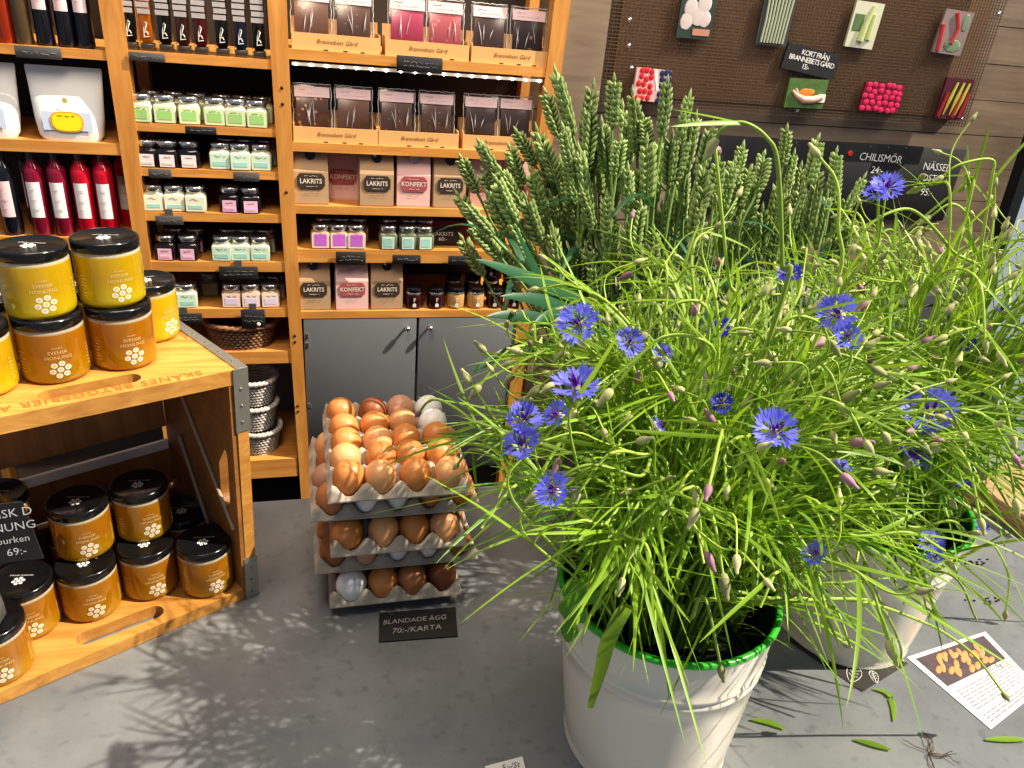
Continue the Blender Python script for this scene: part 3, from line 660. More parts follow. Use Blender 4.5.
# tall dark bottles top left
def tall_bottle(liquid,neck_glass,r0,h,label_z0,label_z1,label_mat,w):
    r=empty('glass_bottle')
    MB().lathe([(r0*.88,0),(r0,.006),(r0,h*.69),(r0*.9,h*.735),(r0*.5,h*.79),(r0*.43,h*.82)],20).build('bottle_body',liquid,r)
    MB().lathe([(r0*.42,h*.79),(r0*.42,h*.93)],16).build('neck',neck_glass,r)
    MB().lathe([(r0*.46,h*.925),(r0*.48,h*.93),(r0*.48,h),(r0*.42,h+.002)],16).build('cap',silver,r)
    # label wrapped around the front
    mb=MB(); n=6; A=w/r0/2; rr=r0+.0006
    v=[];f=[]
    for k in range(n+1):
        a=-A+2*A*k/n; v+=[(rr*math.sin(a),-rr*math.cos(a),label_z0),(rr*math.sin(a),-rr*math.cos(a),label_z1)]
    f=[(2*k,2*k+2,2*k+3,2*k+1) for k in range(n)]
    l=mb.add(v,f,0,True).build('label',label_mat,r)
    for zc in (.8,.5,.25): scribble(w*.6,.005,1,plain('label grey writing',(.55,.40,.42),.8),l,-rr-.0014,Matrix.Translation((0,0,label_z0+(label_z1-label_z0)*zc)),'label_writing',.0005)
    return r
dark_liq=plain('dark bottle glass',(.012,.013,.020),.08); neckdark=plain('neck dark glass',(.05,.05,.055),.08)
red_liq=plain('red cordial',(.42,.008,.025),.08,**{'Emission Color':(.4,.005,.02),'Emission Strength':.05})  # faint glow put into the colour of the cordial
wine_liq=plain('wine cordial',(.20,.010,.035),.08)
B1=[(plain('orange red bottle',(.26,.03,.010),.15),'orange red bottle at the extreme top left corner'),(plain('dull brown bottle',(.09,.06,.03),.2),'dull brown bottle between the red and dark bottles'),(dark_liq,'dark bottle with a pink label, left of three at the top left'),(dark_liq,'dark bottle with a pink label, middle of three at the top left'),(dark_liq,'dark bottle with a pink label, right of three at the top left')]
for i,(x,(m,lab)) in enumerate(zip(D['bottle1'],B1)):
    if i<4: o=tall_bottle(m,neckdark,.0185,.30,.072,.16,pink_paper,.028); src=o
    else: o=copy_thing(src)
    if i in (0,1):
        for c in list(o.children):
            if c.name.startswith('label'):
                for g in list(c.children): bpy.data.objects.remove(g)
                bpy.data.objects.remove(c)
    if i>=2:
        for c in o.children: pass
    o.location=(x,2.232,Z0[0]); o['label']=lab; o['category']='bottle'
RL=[(dark_liq,'black cordial bottle at the left edge behind the honey lids'),(wine_liq,'wine red cordial bottle, leftmost of four red bottles'),(wine_liq,'wine red cordial bottle, second of four red bottles'),(red_liq,'bright red cordial bottle, third of four red bottles'),(red_liq,'bright red cordial bottle beside the pine upright')]
s_={}
for i,(x,(m,lab)) in enumerate(zip(D['red'],RL)):
    k=m.name
    if k in s_: o=copy_thing(s_[k])
    else: o=s_[k]=tall_bottle(m,neckdark if i<3 else plain('neck ruby glass',(.10,.05,.05),.08),.0215,.215,.045,.128,paper if i else pink_paper,.030)
    o.location=(x,2.235,Z0[2]); o['label']=lab; o['category']='bottle'; o['group']='cordial bottles'
    b_=copy_thing(o,(x+.031,2.335,Z0[2]),0,['black cordial bottle in the back row behind the black front bottle','wine red cordial bottle in the back row behind the leftmost red one','wine red cordial bottle in the back row behind the second red one','bright red cordial bottle in the back row behind the third red one','bright red cordial bottle in the back row next to the upright'][i],'cordial bottles')
# white pouches
pm=plain('white foil pouch',(.82,.81,.79),.35)
def pouch():
    r=empty('stand_up_pouch'); mb=MB(); rings=[]
    for z,wx,wy in ((0,.060,.022),(.012,.067,.026),(.05,.072,.0245),(.10,.075,.014),(.135,.077,.004),(.152,.078,.0025),(.156,.076,.002)):
        ring=[]
        for k in range(24):
            a=2*PI*k/24; c,s=math.cos(a),math.sin(a)
            ring.append((wx*math.copysign(abs(c)**.45,c),wy*math.copysign(abs(s)**.8,s)+.012*(z/.156),z))
        rings.append(ring)
    mb.loft(rings); mb.build('pouch_body',pm,r)
    def disc(n,sx,sz,y,zc,mat,name,par,xp=1):
        v=[(0+sx*math.copysign(abs(math.cos(2*PI*k/n))**xp,math.cos(2*PI*k/n)),y,zc+sz*math.copysign(abs(math.sin(2*PI*k/n))**xp,math.sin(2*PI*k/n))) for k in range(n)]
        return MB().add(v,[tuple(range(n))]).build(name,mat,par)
    lab=MB().add([(-.050,-.0272,.024),(.050,-.0272,.024),(.050,-.0262,.064),(-.050,-.0262,.064)],[(0,1,2,3)]).build('label_band',plain('pale blue label',(.62,.70,.85),.6),r)
    disc(28,.0335,.0225,-.0285,.043,plain('orange ring',(.85,.42,.03),.6),'label_ring',lab,.7)
    disc(28,.0300,.0195,-.0291,.043,plain('yellow label',(.92,.80,.02),.6),'label_disc',lab,.7)
    scribble(.036,.005,1,plain('label gold writing',(.6,.35,.02),.8),lab,-.0297,Matrix.Translation((0,0,.057)),'label_writing',.0006)
    disc(8,.006,.006,-.0215,.088,plain('gold emblem',(.55,.46,.12),.5),'emblem',r)
    return r
a=pouch(); a.location=(-.560,2.236,Z0[1]); tag(a,'white foil pouch with a round yellow label on the upper left shelf','pouch',)
copy_thing(a,(-.752,2.236,Z0[1]),0,'white foil pouch cut off by the left edge of the picture')['category']='pouch'
# paper bags of sweets
plaque_dark=plain('plaque dark brown',(.055,.038,.030),.7); plaque_red=plain('plaque dusty red',(.40,.10,.11),.7)
pink_bag=plain('pink bag paper',(.74,.47,.44),.75,noise=.08,scale=20)
def paper_bag(bagm,plaquem,word,stick,h=.132):
    r=empty('paper_bag'); w=.042; d=.026; mb=MB()
    ring=lambda z,w,d,o: [(-w,-d+o,z),(w,-d+o,z),(w+.002,o,z),(w,d+o,z),(-w,d+o,z),(-w-.002,o,z)]
    rings=[ring(0,w,d,0),ring(.004,w+.001,d+.001,0),ring(h*.55,w+.001,d*.95,.001),ring(h*.8,w+.0005,d*.6,.006),ring(h*.97,w,.004,.012),ring(h,w,.003,.012)]
    mb.loft(rings,smooth=False); mb.build('bag_body',bagm,r)
    MB().box(-w-.0012,w+.0012,.003,.021,h*.80,h+.001,M=Matrix.Translation((0,-.003,0))@Matrix.Rotation(math.radians(-4),4,'X')).build('folded_top',bagm,r)
    # plaque with cut corners
    def oct(sx,sz,c,y,zc): return [(-sx,y,zc-sz+c),(-sx+c,y,zc-sz),(sx-c,y,zc-sz),(sx,y,zc-sz+c),(sx,y,zc+sz-c),(sx-c,y,zc+sz),(-sx+c,y,zc+sz),(-sx,y,zc+sz-c)]
    zc=h*.40; y=-d-.0016
    p=MB().add(oct(.034,.0175,.008,y,zc),[tuple(range(8))]).build('label_plaque',plaquem,r)
    text(word,.0145,plain('plaque lettering',(.80,.68,.56),.7),p,Matrix.Translation((0,y-.0006,zc))@FACE,thick=.0003)
    scribble(.036,.004,1,MATS['plaque lettering'],p,y-.0006,Matrix.Translation((0,0,zc+.0115)),'small_writing',.0005)
    scribble(.03,.004,1,MATS['plaque lettering'],p,y-.0006,Matrix.Translation((0,0,zc-.0115)),'small_writing',.0005)
    scribble(.04,.004,1,MATS['ink'],r,y-.0006,Matrix.Translation((0,0,h*.2)),'small_writing',.0003)
    MB().lathe([(.0125,0),(.0125,.0015),(.011,.002)],20,M=Matrix.Translation((0,-.0135,h*.83))@Matrix.Rotation(math.radians(90),4,'X')).build('round_sticker',stick,r)
    return r
stk_black=plain('sticker black',(.02,.02,.022),.5); stk_pink=plain('sticker dusty',(.55,.38,.42),.5); stk_mixed=speckle('sticker patterned',(.02,.02,.022),(.7,.7,.72),90,.35); stk_blue=speckle('sticker blue patterned',(.03,.05,.09),(.55,.65,.75),90,.3)
BK={'k':paper_bag(kraft,plaque_dark,'LAKRITS',stk_black),'p':paper_bag(pink_bag,plaque_red,'KONFEKT',stk_pink)}
bu=set()
def put_bag(k,x,y,z,label,rz=0,stick=None,tilt=0):
    if k in bu: o=copy_thing(BK[k],(x,y,z),rz,label)
    else: bu.add(k); o=BK[k]; o.location=(x,y,z); o['label']=label
    o.rotation_euler=(tilt,0,rz); o['category']='bag'
    if stick:
        for c in o.children:
            if c.name.startswith('round_sticker'): c.data=c.data.copy(); c.data.materials[0]=stick
    return o
bx=D['bag3']
for i,(k,yy,lab,st) in enumerate((('k',2.242,'brown liquorice bag at the left end of the upper bag shelf',None),('p',2.31,'pink confection bag standing back in shadow beside the leftmost brown bag',None),('k',2.238,'brown liquorice bag with a pale sticker, middle of upper bag shelf',stk_mixed),('p',2.244,'pink confection bag between two brown bags on the upper bag shelf',None),('k',2.242,'brown liquorice bag, right of the pink one and left of the wheat',None),('p',2.272,'pink confection bag partly hidden behind the wheat tips',None),('p',2.295,'pink confection bag deepest behind the wheat ears',None))):
    put_bag(k,bx[i],yy,Z2[2],lab,rnd.uniform(-.06,.06),st)
for i,(k,lab,st) in enumerate((('k','brown liquorice bag with a blue sticker at the left end of the bottom shelf',stk_blue),('p','pink confection bag leaning between two brown bags on the bottom shelf',None),('k','brown liquorice bag beside the round jars on the bottom shelf',stk_mixed))):
    put_bag(k,D['bag5'][i],2.24,Z2[4],lab,rnd.uniform(-.05,.05),st)
# chocolate bars standing in cardboard trays
choc_m=dict(milk=plain('milk chocolate',(.21,.105,.068),.3),nut=speckle('nut chocolate',(.13,.055,.033),(.62,.36,.15),62,.22),dark=plain('dark chocolate',(.095,.055,.043),.28),fleck=speckle('fleck chocolate',(.15,.078,.055),(.40,.24,.15),75,.14),
 pink=plain('raspberry chocolate',(.48,.065,.13),.35),rose=speckle('rose chocolate',(.52,.13,.15),(.75,.30,.30),60,.2),pecan=speckle('pecan chocolate',(.055,.028,.02),(.42,.20,.10),38,.3))
wrap_edge_glint=plain('crimped foil edge and glint',(.62,.59,.57),.35)
def choc(m):
    r=empty('chocolate_bar'); w,h=.0455,.128
    MB().rbox(-w+.007,w-.007,-.004,.004,.006,h-.020,.002).build('chocolate',m,r)
    MB().rbox(-w,w,-.0058,.0058,0,h,.002).build('clear_wrapper',film,r)
    l=MB().box(-w+.004,w-.004,-.0066,-.0056,h-.030,h-.006).build('label',pink_paper,r)
    scribble(.022,.005,1,ink,l,-.0072,Matrix.Translation((-.02,0,h-.014)),'label_writing',.0004)
    scribble(.06,.004,1,MATS['label grey writing'],l,-.0072,Matrix.Translation((0,0,h-.022)),'label_writing',.0003)
    e=MB()
    for sx in (-1,1): e.tube([(sx*w+rnd.uniform(-.0012,.0012),-.003,.004+k*(h-.008)/14) for k in range(15)],.0013,4)
    e.tube([(-w+k*2*w/14,-.002,h+rnd.uniform(-.001,.0015)) for k in range(15)],.0014,4)
    e.build('crimped_edge',wrap_edge_glint,r)
    # pale creases in the film, with their glints put into the colour
    for k in range(rnd.randint(3,5)):
        x0=rnd.uniform(-.03,.03); z0=rnd.uniform(.03,.05); z1=rnd.uniform(.07,.095); dx=rnd.uniform(-.012,.012)
        MB().tube([(x0,-.0062,z0),(x0+dx*.4,-.0066,(z0+z1)/2),(x0+dx,-.0062,z1)],[.0003,rnd.uniform(.0008,.0016),.0003],4).build('film_crease_glint',wrap_edge_glint,r)
    return r
def box_tray(w):
    r=empty('cardboard_tray'); d=.085; h=.036; hw=w/2; mb=MB(); th=.003
    mb.box(-hw,hw,0,th,0,h); mb.box(-hw,hw,d-th,d,0,h+.03); mb.box(-hw,-hw+th,th,d-th,0,h+.006); mb.box(hw-th,hw,th,d-th,0,h+.006); mb.box(-hw,hw,0,d,0,.003)
    mb.build('tray_body',box_card,r)
    text('Brannebets Gård',.0135,plain('brown script',(.20,.09,.03),.8),r,Matrix.Translation((0,-.0006,.019))@FACE,shear=.35)
    n=MB()
    for k in (-.025,.02,.06): n.box(k-.005,k+.005,-.0006,.0,0.0,.003)
    n.build('tray_notches',ink,r); return r
CH={}
spec=[('1','tray1',Z2[0],'choc1',['milk','fleck','pink','rose','dark','pecan'],'top'),('2','tray2',Z2[1],'choc2',['nut','milk','fleck','fleck','dark','dark'],'second')]
tr0=None
desc=dict(milk='plain milk chocolate bar',nut='chocolate bar dotted with hazelnuts',dark='dark chocolate bar',fleck='speckled milk chocolate bar',pink='deep pink raspberry chocolate bar',rose='light pink chocolate bar',pecan='dark chocolate bar with pecans')
for _,tk,z,ck,ms,wh in spec:
    for i,(x0,x1) in enumerate(D[tk]):
        lab=f'tan cardboard tray of two chocolate bars, {["left","middle","right"][i]} of three on the {wh} shelf'
        if tr0 is None: o=tr0=box_tray(.203); o.location=((x0+x1)/2,2.212,z); o['label']=lab
        else: o=copy_thing(tr0,((x0+x1)/2,2.212,z),0,lab)
        o['category']='tray'; o['group']='cardboard trays of chocolate'
    for i,(x,m) in enumerate(zip(D[ck],ms)):
        lab=f'{desc[m]}, {"left" if i%2==0 else "right"} in the {["left","middle","right"][i//2]} tray on the {wh} shelf'
        if m in CH: o=copy_thing(CH[m],label=lab)
        else: o=CH[m]=choc(choc_m[m]); o['label']=lab
        o.location=(x,2.232+(.004 if i%2 else 0),z+.004); o.rotation_euler=(math.radians(-9),0,rnd.uniform(-.05,.05)); o['category']='chocolate'; o['group']='wrapped chocolate bars'
# wicker baskets
def basket(rx,ry,h,mat,halfround=False,n=36,rows=9,flare=.8):
    r=empty('wicker_basket'); mb=MB()
    for k in range(rows):
        z=h*k/(rows-1); f=flare+(1-flare)*z/h
        pts=[]
        for j in range(n*2+1):
            a=PI*j/n; w=.0022*(1 if (j+k)%2 else -1)
            pts.append(((rx*f+w)*math.cos(a),(ry*f+w)*math.sin(a),z))
        mb.tube(pts,.0042,5)
    for j in range(n):
        a=2*PI*j/n; mb.tube([(rx*flare*math.cos(a),ry*flare*math.sin(a),0),(rx*math.cos(a),ry*math.sin(a),h)],.002,4)
    mb.lathe([(rx*flare,0),(rx*flare*.98,.003)],n,M=Matrix.Scale(ry/rx,4,(0,1,0)))
    mb.build('woven_side',mat,r)
    rim=MB(); 
    for q in range(2):
        pts=[((rx+.002)*math.cos(PI*j/n)+.003*math.cos(j*1.3+q*PI)*math.cos(PI*j/n),(ry+.002)*math.sin(PI*j/n)+.003*math.cos(j*1.3+q*PI)*math.sin(PI*j/n),h+.003*math.sin(j*1.3+q*PI)) for j in range(2*n+1)]
        rim.tube(pts,.0055,6)
    rim.build('rim',plain('brown wicker rim',(.33,.16,.08),.6,noise=.3,scale=40) if mat is wick_brown else mat,r)
    return r
b=basket(.090,.060,.066,wick_brown,flare=.82); b.location=(-.192,2.272,Z1[6]+.001); tag(b,'brown oval wicker basket on the shelf behind the honey crate','basket')
b=basket(.062,.062,.075,wick_grey,flare=.75); b.location=(-.165,2.285,Z1[7]+.001); tag(b,'grey wicker basket, lower of two stacked on the bottom shelf','basket')
copy_thing(b,(-.172,2.285,Z1[7]+.092),.3,'grey wicker basket, upper of two stacked on the bottom shelf')['category']='basket'
copy_thing(b,(-.170,2.285,Z1[7]+.183),.7,'grey wicker basket on top of the stack by the crate')['category']='basket'

for o in COL.objects:
    if o.parent is None and o.name.split('.')[0] in ('square_jar','round_jar','syrup_bottle','glass_bottle','stand_up_pouch','paper_bag','chocolate_bar','cardboard_tray','wicker_basket'): o.scale=(1.2,)*3 if o.name.startswith('square_jar') else (SS,SS,SS*1.13) if o.name.startswith('paper_bag') else (SS,)*3

# ---------------------------------------------------------------- plank wall: mesh board, cards, chalkboard
yw=2.52
t=empty('wire_mesh_board',(1.70,yw,1.62),0,'brown wire mesh display board screwed to the plank wall','board')
mx0,mx1,mz0,mz1=.955-1.70,2.435-1.70,1.375-1.62,2.02-1.62
MB().box(mx0+.05,mx1-.015,.040,.057,mz0+.03,mz1).build('backing',mesh_back,t)
mb=MB(); x=mx0
while x<=mx1: mb.box(x-.0009,x+.0009,.0,.0018,mz0,mz1); x+=.0125
z=mz0
while z<=mz1: mb.box(mx0,mx1,-.0012,.0006,z-.0012,z+.0012); z+=.0105
mb.build('wire_mesh',mesh_wire,t)
mb=MB()
for x,z in ((2.415,1.76),(2.405,1.40),(1.02,1.63),(1.03,1.555),(1.05,1.49),(1.70,1.395),(1.52,1.755)): mb.lathe([(.008,0),(.007,.004),(.002,.006)],10,M=Matrix.Translation((x-1.70,0,z-1.62))@Matrix.Rotation(PI/2,4,'X'))
mb.build('screws',silver,t)
MB().box(.80,.945,2.50,2.60,0,2.2).build('wall_post',wall_wood)
tag(bpy.data.objects['wall_post'],kind='structure').name='trim_1'
# picture cards
def card(name,c,label,art,base):
    tl,tr,br,bl=[Vector((p[0],2.505,p[1])) for p in c]
    ctr=(tl+tr+br+bl)/4; xa=((tr-tl)+(br-bl)).normalized(); za=((tl-bl)+(tr-br)); za=(za-xa*za.dot(xa)).normalized(); ya=za.cross(xa)
    w=((tr-tl).length+(br-bl).length)/4; h=((tl-bl).length+(tr-br).length)/4
    r=empty(name,M=frame(xa,ya,za,ctr),label=label,cat='card')
    MB().box(-w,w,0,.010,-h,h).build('card_stack',base,r)
    art(r,w,h); return r
def blob(mb,x,z,rx,rz,ang=0,y=-.0006,d=.0012,mat=0): mb.ellip((0,0,0),(rx,d,rz),10,6,mat,Matrix.Translation((x,y,z))@Matrix.Rotation(ang,4,'Y'))
def art_eggs(r,w,h):
    mb=MB()
    for x,z,s in ((-.4,.35,.4),(.35,.55,.42),(.1,.0,.42),(-.55,-.25,.38),(.5,-.1,.36)): blob(mb,x*w,z*h,w*s,w*s*1.15,.2)
    mb.build('printed_eggs',plain('print grey white',(.62,.54,.52),.5),r)
    MB().box(-.1*w,.9*w,-.002,0,-h*.85,-h*.55).build('printed_bowl',plain('print terracotta',(.55,.25,.17),.5),r)
def art_asp(r,w,h):
    mb=MB()
    for k in range(8): mb.tube([(w*(-.7+k*.2),-.001,-h*.9),(w*(-.65+k*.2),-.001,0),(w*(-.7+k*.22),-.001,h*.95)],.0042,5)
    mb.build('printed_stalks',plain('print sage',(.42,.46,.34),.5),r)
    mb=MB()
    for k in range(7): mb.tube([(w*(-.6+k*.2),-.0005,-h*.9),(w*(-.58+k*.2),-.0005,h*.95)],.002,4)
    mb.build('printed_shadow',ink,r)
def art_zuc(r,w,h):
    mb=MB(); mb.tube([(-.1*w,-.001,-.7*h),(0,-.001,0),(.3*w,-.001,.85*h)],[.013,.011,.006],8); mb.tube([(.45*w,-.001,-.6*h),(.5*w,-.001,.5*h)],[.01,.006],8); mb.build('printed_courgettes',plain('print pale green',(.52,.58,.26),.5),r)
    MB().box(-.85*w,-.15*w,-.0006,0,-.3*h,.45*h).box(-.75*w,-.25*w,-.001,0,-.25*h,.4*h).build('printed_frame',plain('print dark green',(.12,.2,.08),.5),r)
def art_rhu(r,w,h):
    mb=MB(); mb.tube([(-.2*w,-.001,h*.9),(.2*w,-.001,.2*h),(.05*w,-.001,-.5*h)],.008,6); mb.tube([(-.9*w,-.001,h*.3),(-.7*w,-.001,-.9*h)],.009,6); mb.build('printed_stalks',plain('print red',(.50,.06,.06),.5),r)
    mb=MB(); blob(mb,.2*w,-.6*h,.6*w,.3*h); blob(mb,.6*w,.5*h,.25*w,.4*h); mb.build('printed_leaves',plain('print grey green',(.20,.27,.18),.5),r)
def berries(r,w,h,mat,name,n,x0=-1,x1=1,sd=3):
    q=random.Random(sd); mb=MB()
    nx=max(3,int((x1-x0)*n)); nz=5
    for i in range(nx):
        for j in range(nz): blob(mb,w*(x0+(x1-x0)*(i+.5+.25*(j%2)+q.uniform(-.2,.2))/(nx+.2)),h*(-.85+1.7*j/(nz-1))+q.uniform(-.08,.08)*h,w*.15,h*.2,q.uniform(-.5,.5),d=.002)
    mb.build(name,mat,r)
def art_berry(r,w,h):
    berries(r,w,h,plain('print strawberry',(.62,.03,.035),.4),'printed_berries',3,-.85,.05)
    MB().add([(-.05*w,-.001,h),(.15*w,-.001,h),(.42*w,-.001,-h*.2),(.3*w,-.001,-h*.3)],[(3,2,1,0)]).build('printed_edge',white_print,r)
    berries(r,w,h,plain('print blueberry',(.03,.04,.12),.4),'printed_blueberries',3,.4,1,4)
def art_rasp(r,w,h): berries(r,w,h,plain('print raspberry',(.66,.03,.12),.4),'printed_berries',3.2)
def art_pep(r,w,h):
    mb=MB()
    for k,x in enumerate((-.35,.1,.5)): mb.tube([(x*w-.01,-.0015,-h*.8),(x*w,-.0015,0),(x*w+.012,-.0015,h*.8)],[.002,.007,.004],6)
    mb.build('printed_peppers',plain('print yellow green',(.60,.62,.10),.4),r)
    mb=MB()
    for k,x in enumerate((-.7,.3,.8)): mb.tube([(x*w-.008,-.001,-h*.9),(x*w+.004,-.001,h*.3)],.006,5)
    mb.build('printed_chillies',plain('print dark red',(.42,.03,.04),.4),r)
def art_hands(r,w,h):
    mb=MB(); 
    for sgn,x in ((1,-.35),(-1,.35)):
        pass
    mb.tube([(-.75*w,-.001,.18*h),(-.5*w,-.001,-.15*h),(-.1*w,-.001,-.42*h),(.4*w,-.001,-.40*h),(.8*w,-.001,-.2*h)],[.004,.009,.013,.013,.011],8)
    mb.tube([(-.6*w,-.001,.3*h),(-.45*w,-.001,.0)],[.004,.005],6); mb.build('printed_hands',plain('print skin',(.75,.45,.36),.5),r)
    mb=MB(); blob(mb,-.1*w,.05*h,.35*w,.3*h,y=-.004); blob(mb,.12*w,.12*h,.25*w,.22*h,y=-.004); mb.build('printed_petals',plain('print orange',(.85,.26,.05),.5),r)
    MB().box(.62*w,.98*w,-.006,0,-.55*h,.0).build('printed_cuff',white_print,r)
C_=D['cards']
card('picture_card',C_['eggs'],'upright picture card of white eggs, leftmost in the top row',art_eggs,plain('print dark teal',(.035,.06,.05),.5))
card('picture_card',C_['asparagus'],'upright picture card of green asparagus in the top row',art_asp,plain('print charcoal',(.06,.065,.065),.5))
card('picture_card',C_['zucchini'],'upright picture card of pale courgettes in the top row',art_zuc,plain('print cream',(.62,.62,.48),.5))
card('picture_card',C_['rhubarb'],'upright picture card with red stalks, rightmost in the top row',art_rhu,plain('print mauve grey',(.28,.22,.21),.5))
card('picture_card',C_['berry'],'picture card of strawberries and blueberries behind the wheat',art_berry,plain('print pale pink',(.70,.45,.45),.5))
card('picture_card',C_['hands'],'picture card of hands holding an orange flower on green',art_hands,plain('print grass',(.10,.18,.05),.5,noise=.5,scale=60))
card('picture_card',C_['rasp'],'bright picture card full of pink raspberries',art_rasp,plain('print dark berry',(.25,.01,.04),.5))
card('picture_card',C_['pepper'],'upright picture card of green peppers, lower right on the mesh',art_pep,plain('print dark plum',(.10,.02,.035),.5))
def art_sign(r,w,h):
    for s,z,x in (('KORT FRÅN',.52,.08),('BRANNEBETS GÅRD',.0,.02),('15:-',-.52,-.15)):
        text(s,h*.58,chalk,r,Matrix.Translation((x*w,-.001,z*h))@FACE,thick=.0002,space=.84)
sg=card('chalk_sign',C_['sign'],'small tilted black sign with white lettering above the hands card',art_sign,slate); sg['category']='sign'
t=empty('chalkboard',(1.955,2.561,1.145),0,'wide black chalkboard with price lettering on the plank wall','chalkboard')
MB().rbox(-.60,.566,0,.02,-.142,.142,.002).build('board_panel',slate,t)
for s,x,z,sz in (('CHILISMÖR',2.137,1.237,.040),('24:-',2.135,1.192,.038),('35:-',2.19,1.135,.036),('NÄSSEL',2.405,1.213,.040),('OST',2.385,1.170,.038),('95:-',2.395,1.115,.040)):
    text(s,sz,chalk,t,Matrix.Translation((x-1.955,-.001,z-1.145))@Matrix.Rotation(.03,4,'Y')@FACE,space=.95)
MB().lathe([(.011,0),(.011,.004),(.008,.006)],16,M=Matrix.Translation((1.995-1.955,0,1.250-1.145))@Matrix.Rotation(PI/2,4,'X')).build('red_magnet',plain('red magnet',(.7,.05,.03),.4),t)
mb=MB()
for x in (-.2,.12,.2,.28): mb.lathe([(.003,0),(.002,.003)],8,M=Matrix.Translation((x,0,.134))@Matrix.Rotation(PI/2,4,'X'))
mb.build('pins',silver,t)
# ---------------------------------------------------------------- beer crate on its side
import bmesh
def slab(outer,holes,z0,z1,name,mat,parent,M=None,inner=None):
    # flat board of any outline with hand holes cut through it
    bm=bmesh.new(); loops=[]
    for lp in [outer]+holes:
        vs=[bm.verts.new((p[0],p[1],z1)) for p in lp]; loops.append(vs)
        for i in range(len(vs)): bm.edges.new((vs[i],vs[(i+1)%len(vs)]))
    bmesh.ops.triangle_fill(bm,edges=bm.edges[:],use_beauty=True)
    top=bm.faces[:]
    g=bmesh.ops.extrude_face_region(bm,geom=top)
    vv=[e for e in g['geom'] if isinstance(e,bmesh.types.BMVert)]
    for v in vv: v.co.z=z0
    bmesh.ops.recalc_face_normals(bm,faces=bm.faces[:])
    me=bpy.data.meshes.new(name); bm.to_mesh(me); bm.free(); me.materials.append(mat)
    o=bpy.data.objects.new(name,me); COL.objects.link(o); o.parent=parent
    if M is not None: o.matrix_local=M
    return o
def stadium(cx,cy,ang,L,W,n=8):
    out=[]
    for s,a0 in ((1,-90),(-1,90)):
        for k in range(n+1):
            a=math.radians(a0+180*k/n); x=s*(L/2-W/2)+W/2*math.cos(a); y=W/2*math.sin(a)
            out.append((cx+x*math.cos(ang)-y*math.sin(ang),cy+x*math.sin(ang)+y*math.cos(ang)))
    return out
CR=(-.087,.948)
def rel(p): return (p[0]-CR[0],p[1]-CR[1])
crate=empty('beer_crate',(CR[0],CR[1],CT),0,'worn orange wooden bottle crate lying on its side, honey jars in and on it','crate')
a1=math.radians(27.5); a2=math.radians(23.5)
u1=Vector((math.cos(a1),math.sin(a1))); u2=Vector((math.cos(a2),math.sin(a2)))
Bf=Vector((-.087,.948)); Bb=Vector((-.205,1.145)); Tf=Vector((-.079,.946)); Tb=Vector((-.200,1.138)); L=.56; HT=.383
slot1=stadium(*rel((-.2625,.891)),math.radians(24.5),.112,.026); slot2=stadium(*rel((-.2515,.907)),math.radians(24.5),.112,.025)
q1=[rel(p) for p in (Bf-u1*.016,Bb-u1*.016,Bb-u1*L,Bf-u1*L)]; q2=[rel(p) for p in (Tf-u2*.004,Tb-u2*.004,Tb-u2*L,Tf-u2*L)]
slab(q1,[slot1],.001,.020,'side_board',crate_wood,crate)
top=slab(q2,[slot2],HT-.021,HT,'side_board',crate_wood,crate)
text('SKÅNES BRYGGERIER AB',.0185,red_ink,top,Matrix.Translation((*rel((-.238,.8935)),HT+.0004))@Matrix.Rotation(math.radians(21.5)+PI,4,'Z'),space=1.15,thick=.0002)
# right end board with a hand hole, built in its own plane (u along depth, v up)
def endboard(Pf,Pb,Tf_,Tb_,th,name,holes,mat):
    # Pf..Tb_: four corners of the outer face; holes in (u,v)
    P=Vector((*rel(Pf),.0)); d=Vector((*(Pb-Pf),0)); Ld=d.length; d.normalize(); up=Vector((*(Tf_-Pf),HT)).normalized(); nrm=d.cross(up).normalized()
    M=frame(d,up,nrm,P)
    return slab([(0,.001),(Ld,.001),(Ld,HT-.001),(0,HT-.001)],holes,-th,0,name,mat,crate,M)
off=u1*.004
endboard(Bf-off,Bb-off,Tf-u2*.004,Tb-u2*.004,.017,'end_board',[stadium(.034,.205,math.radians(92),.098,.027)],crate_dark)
# pale worn front edge of the end board
def bar(pts,name,mat,w,parent=crate):
    return MB().tube(pts,w,4).build(name,mat,parent)
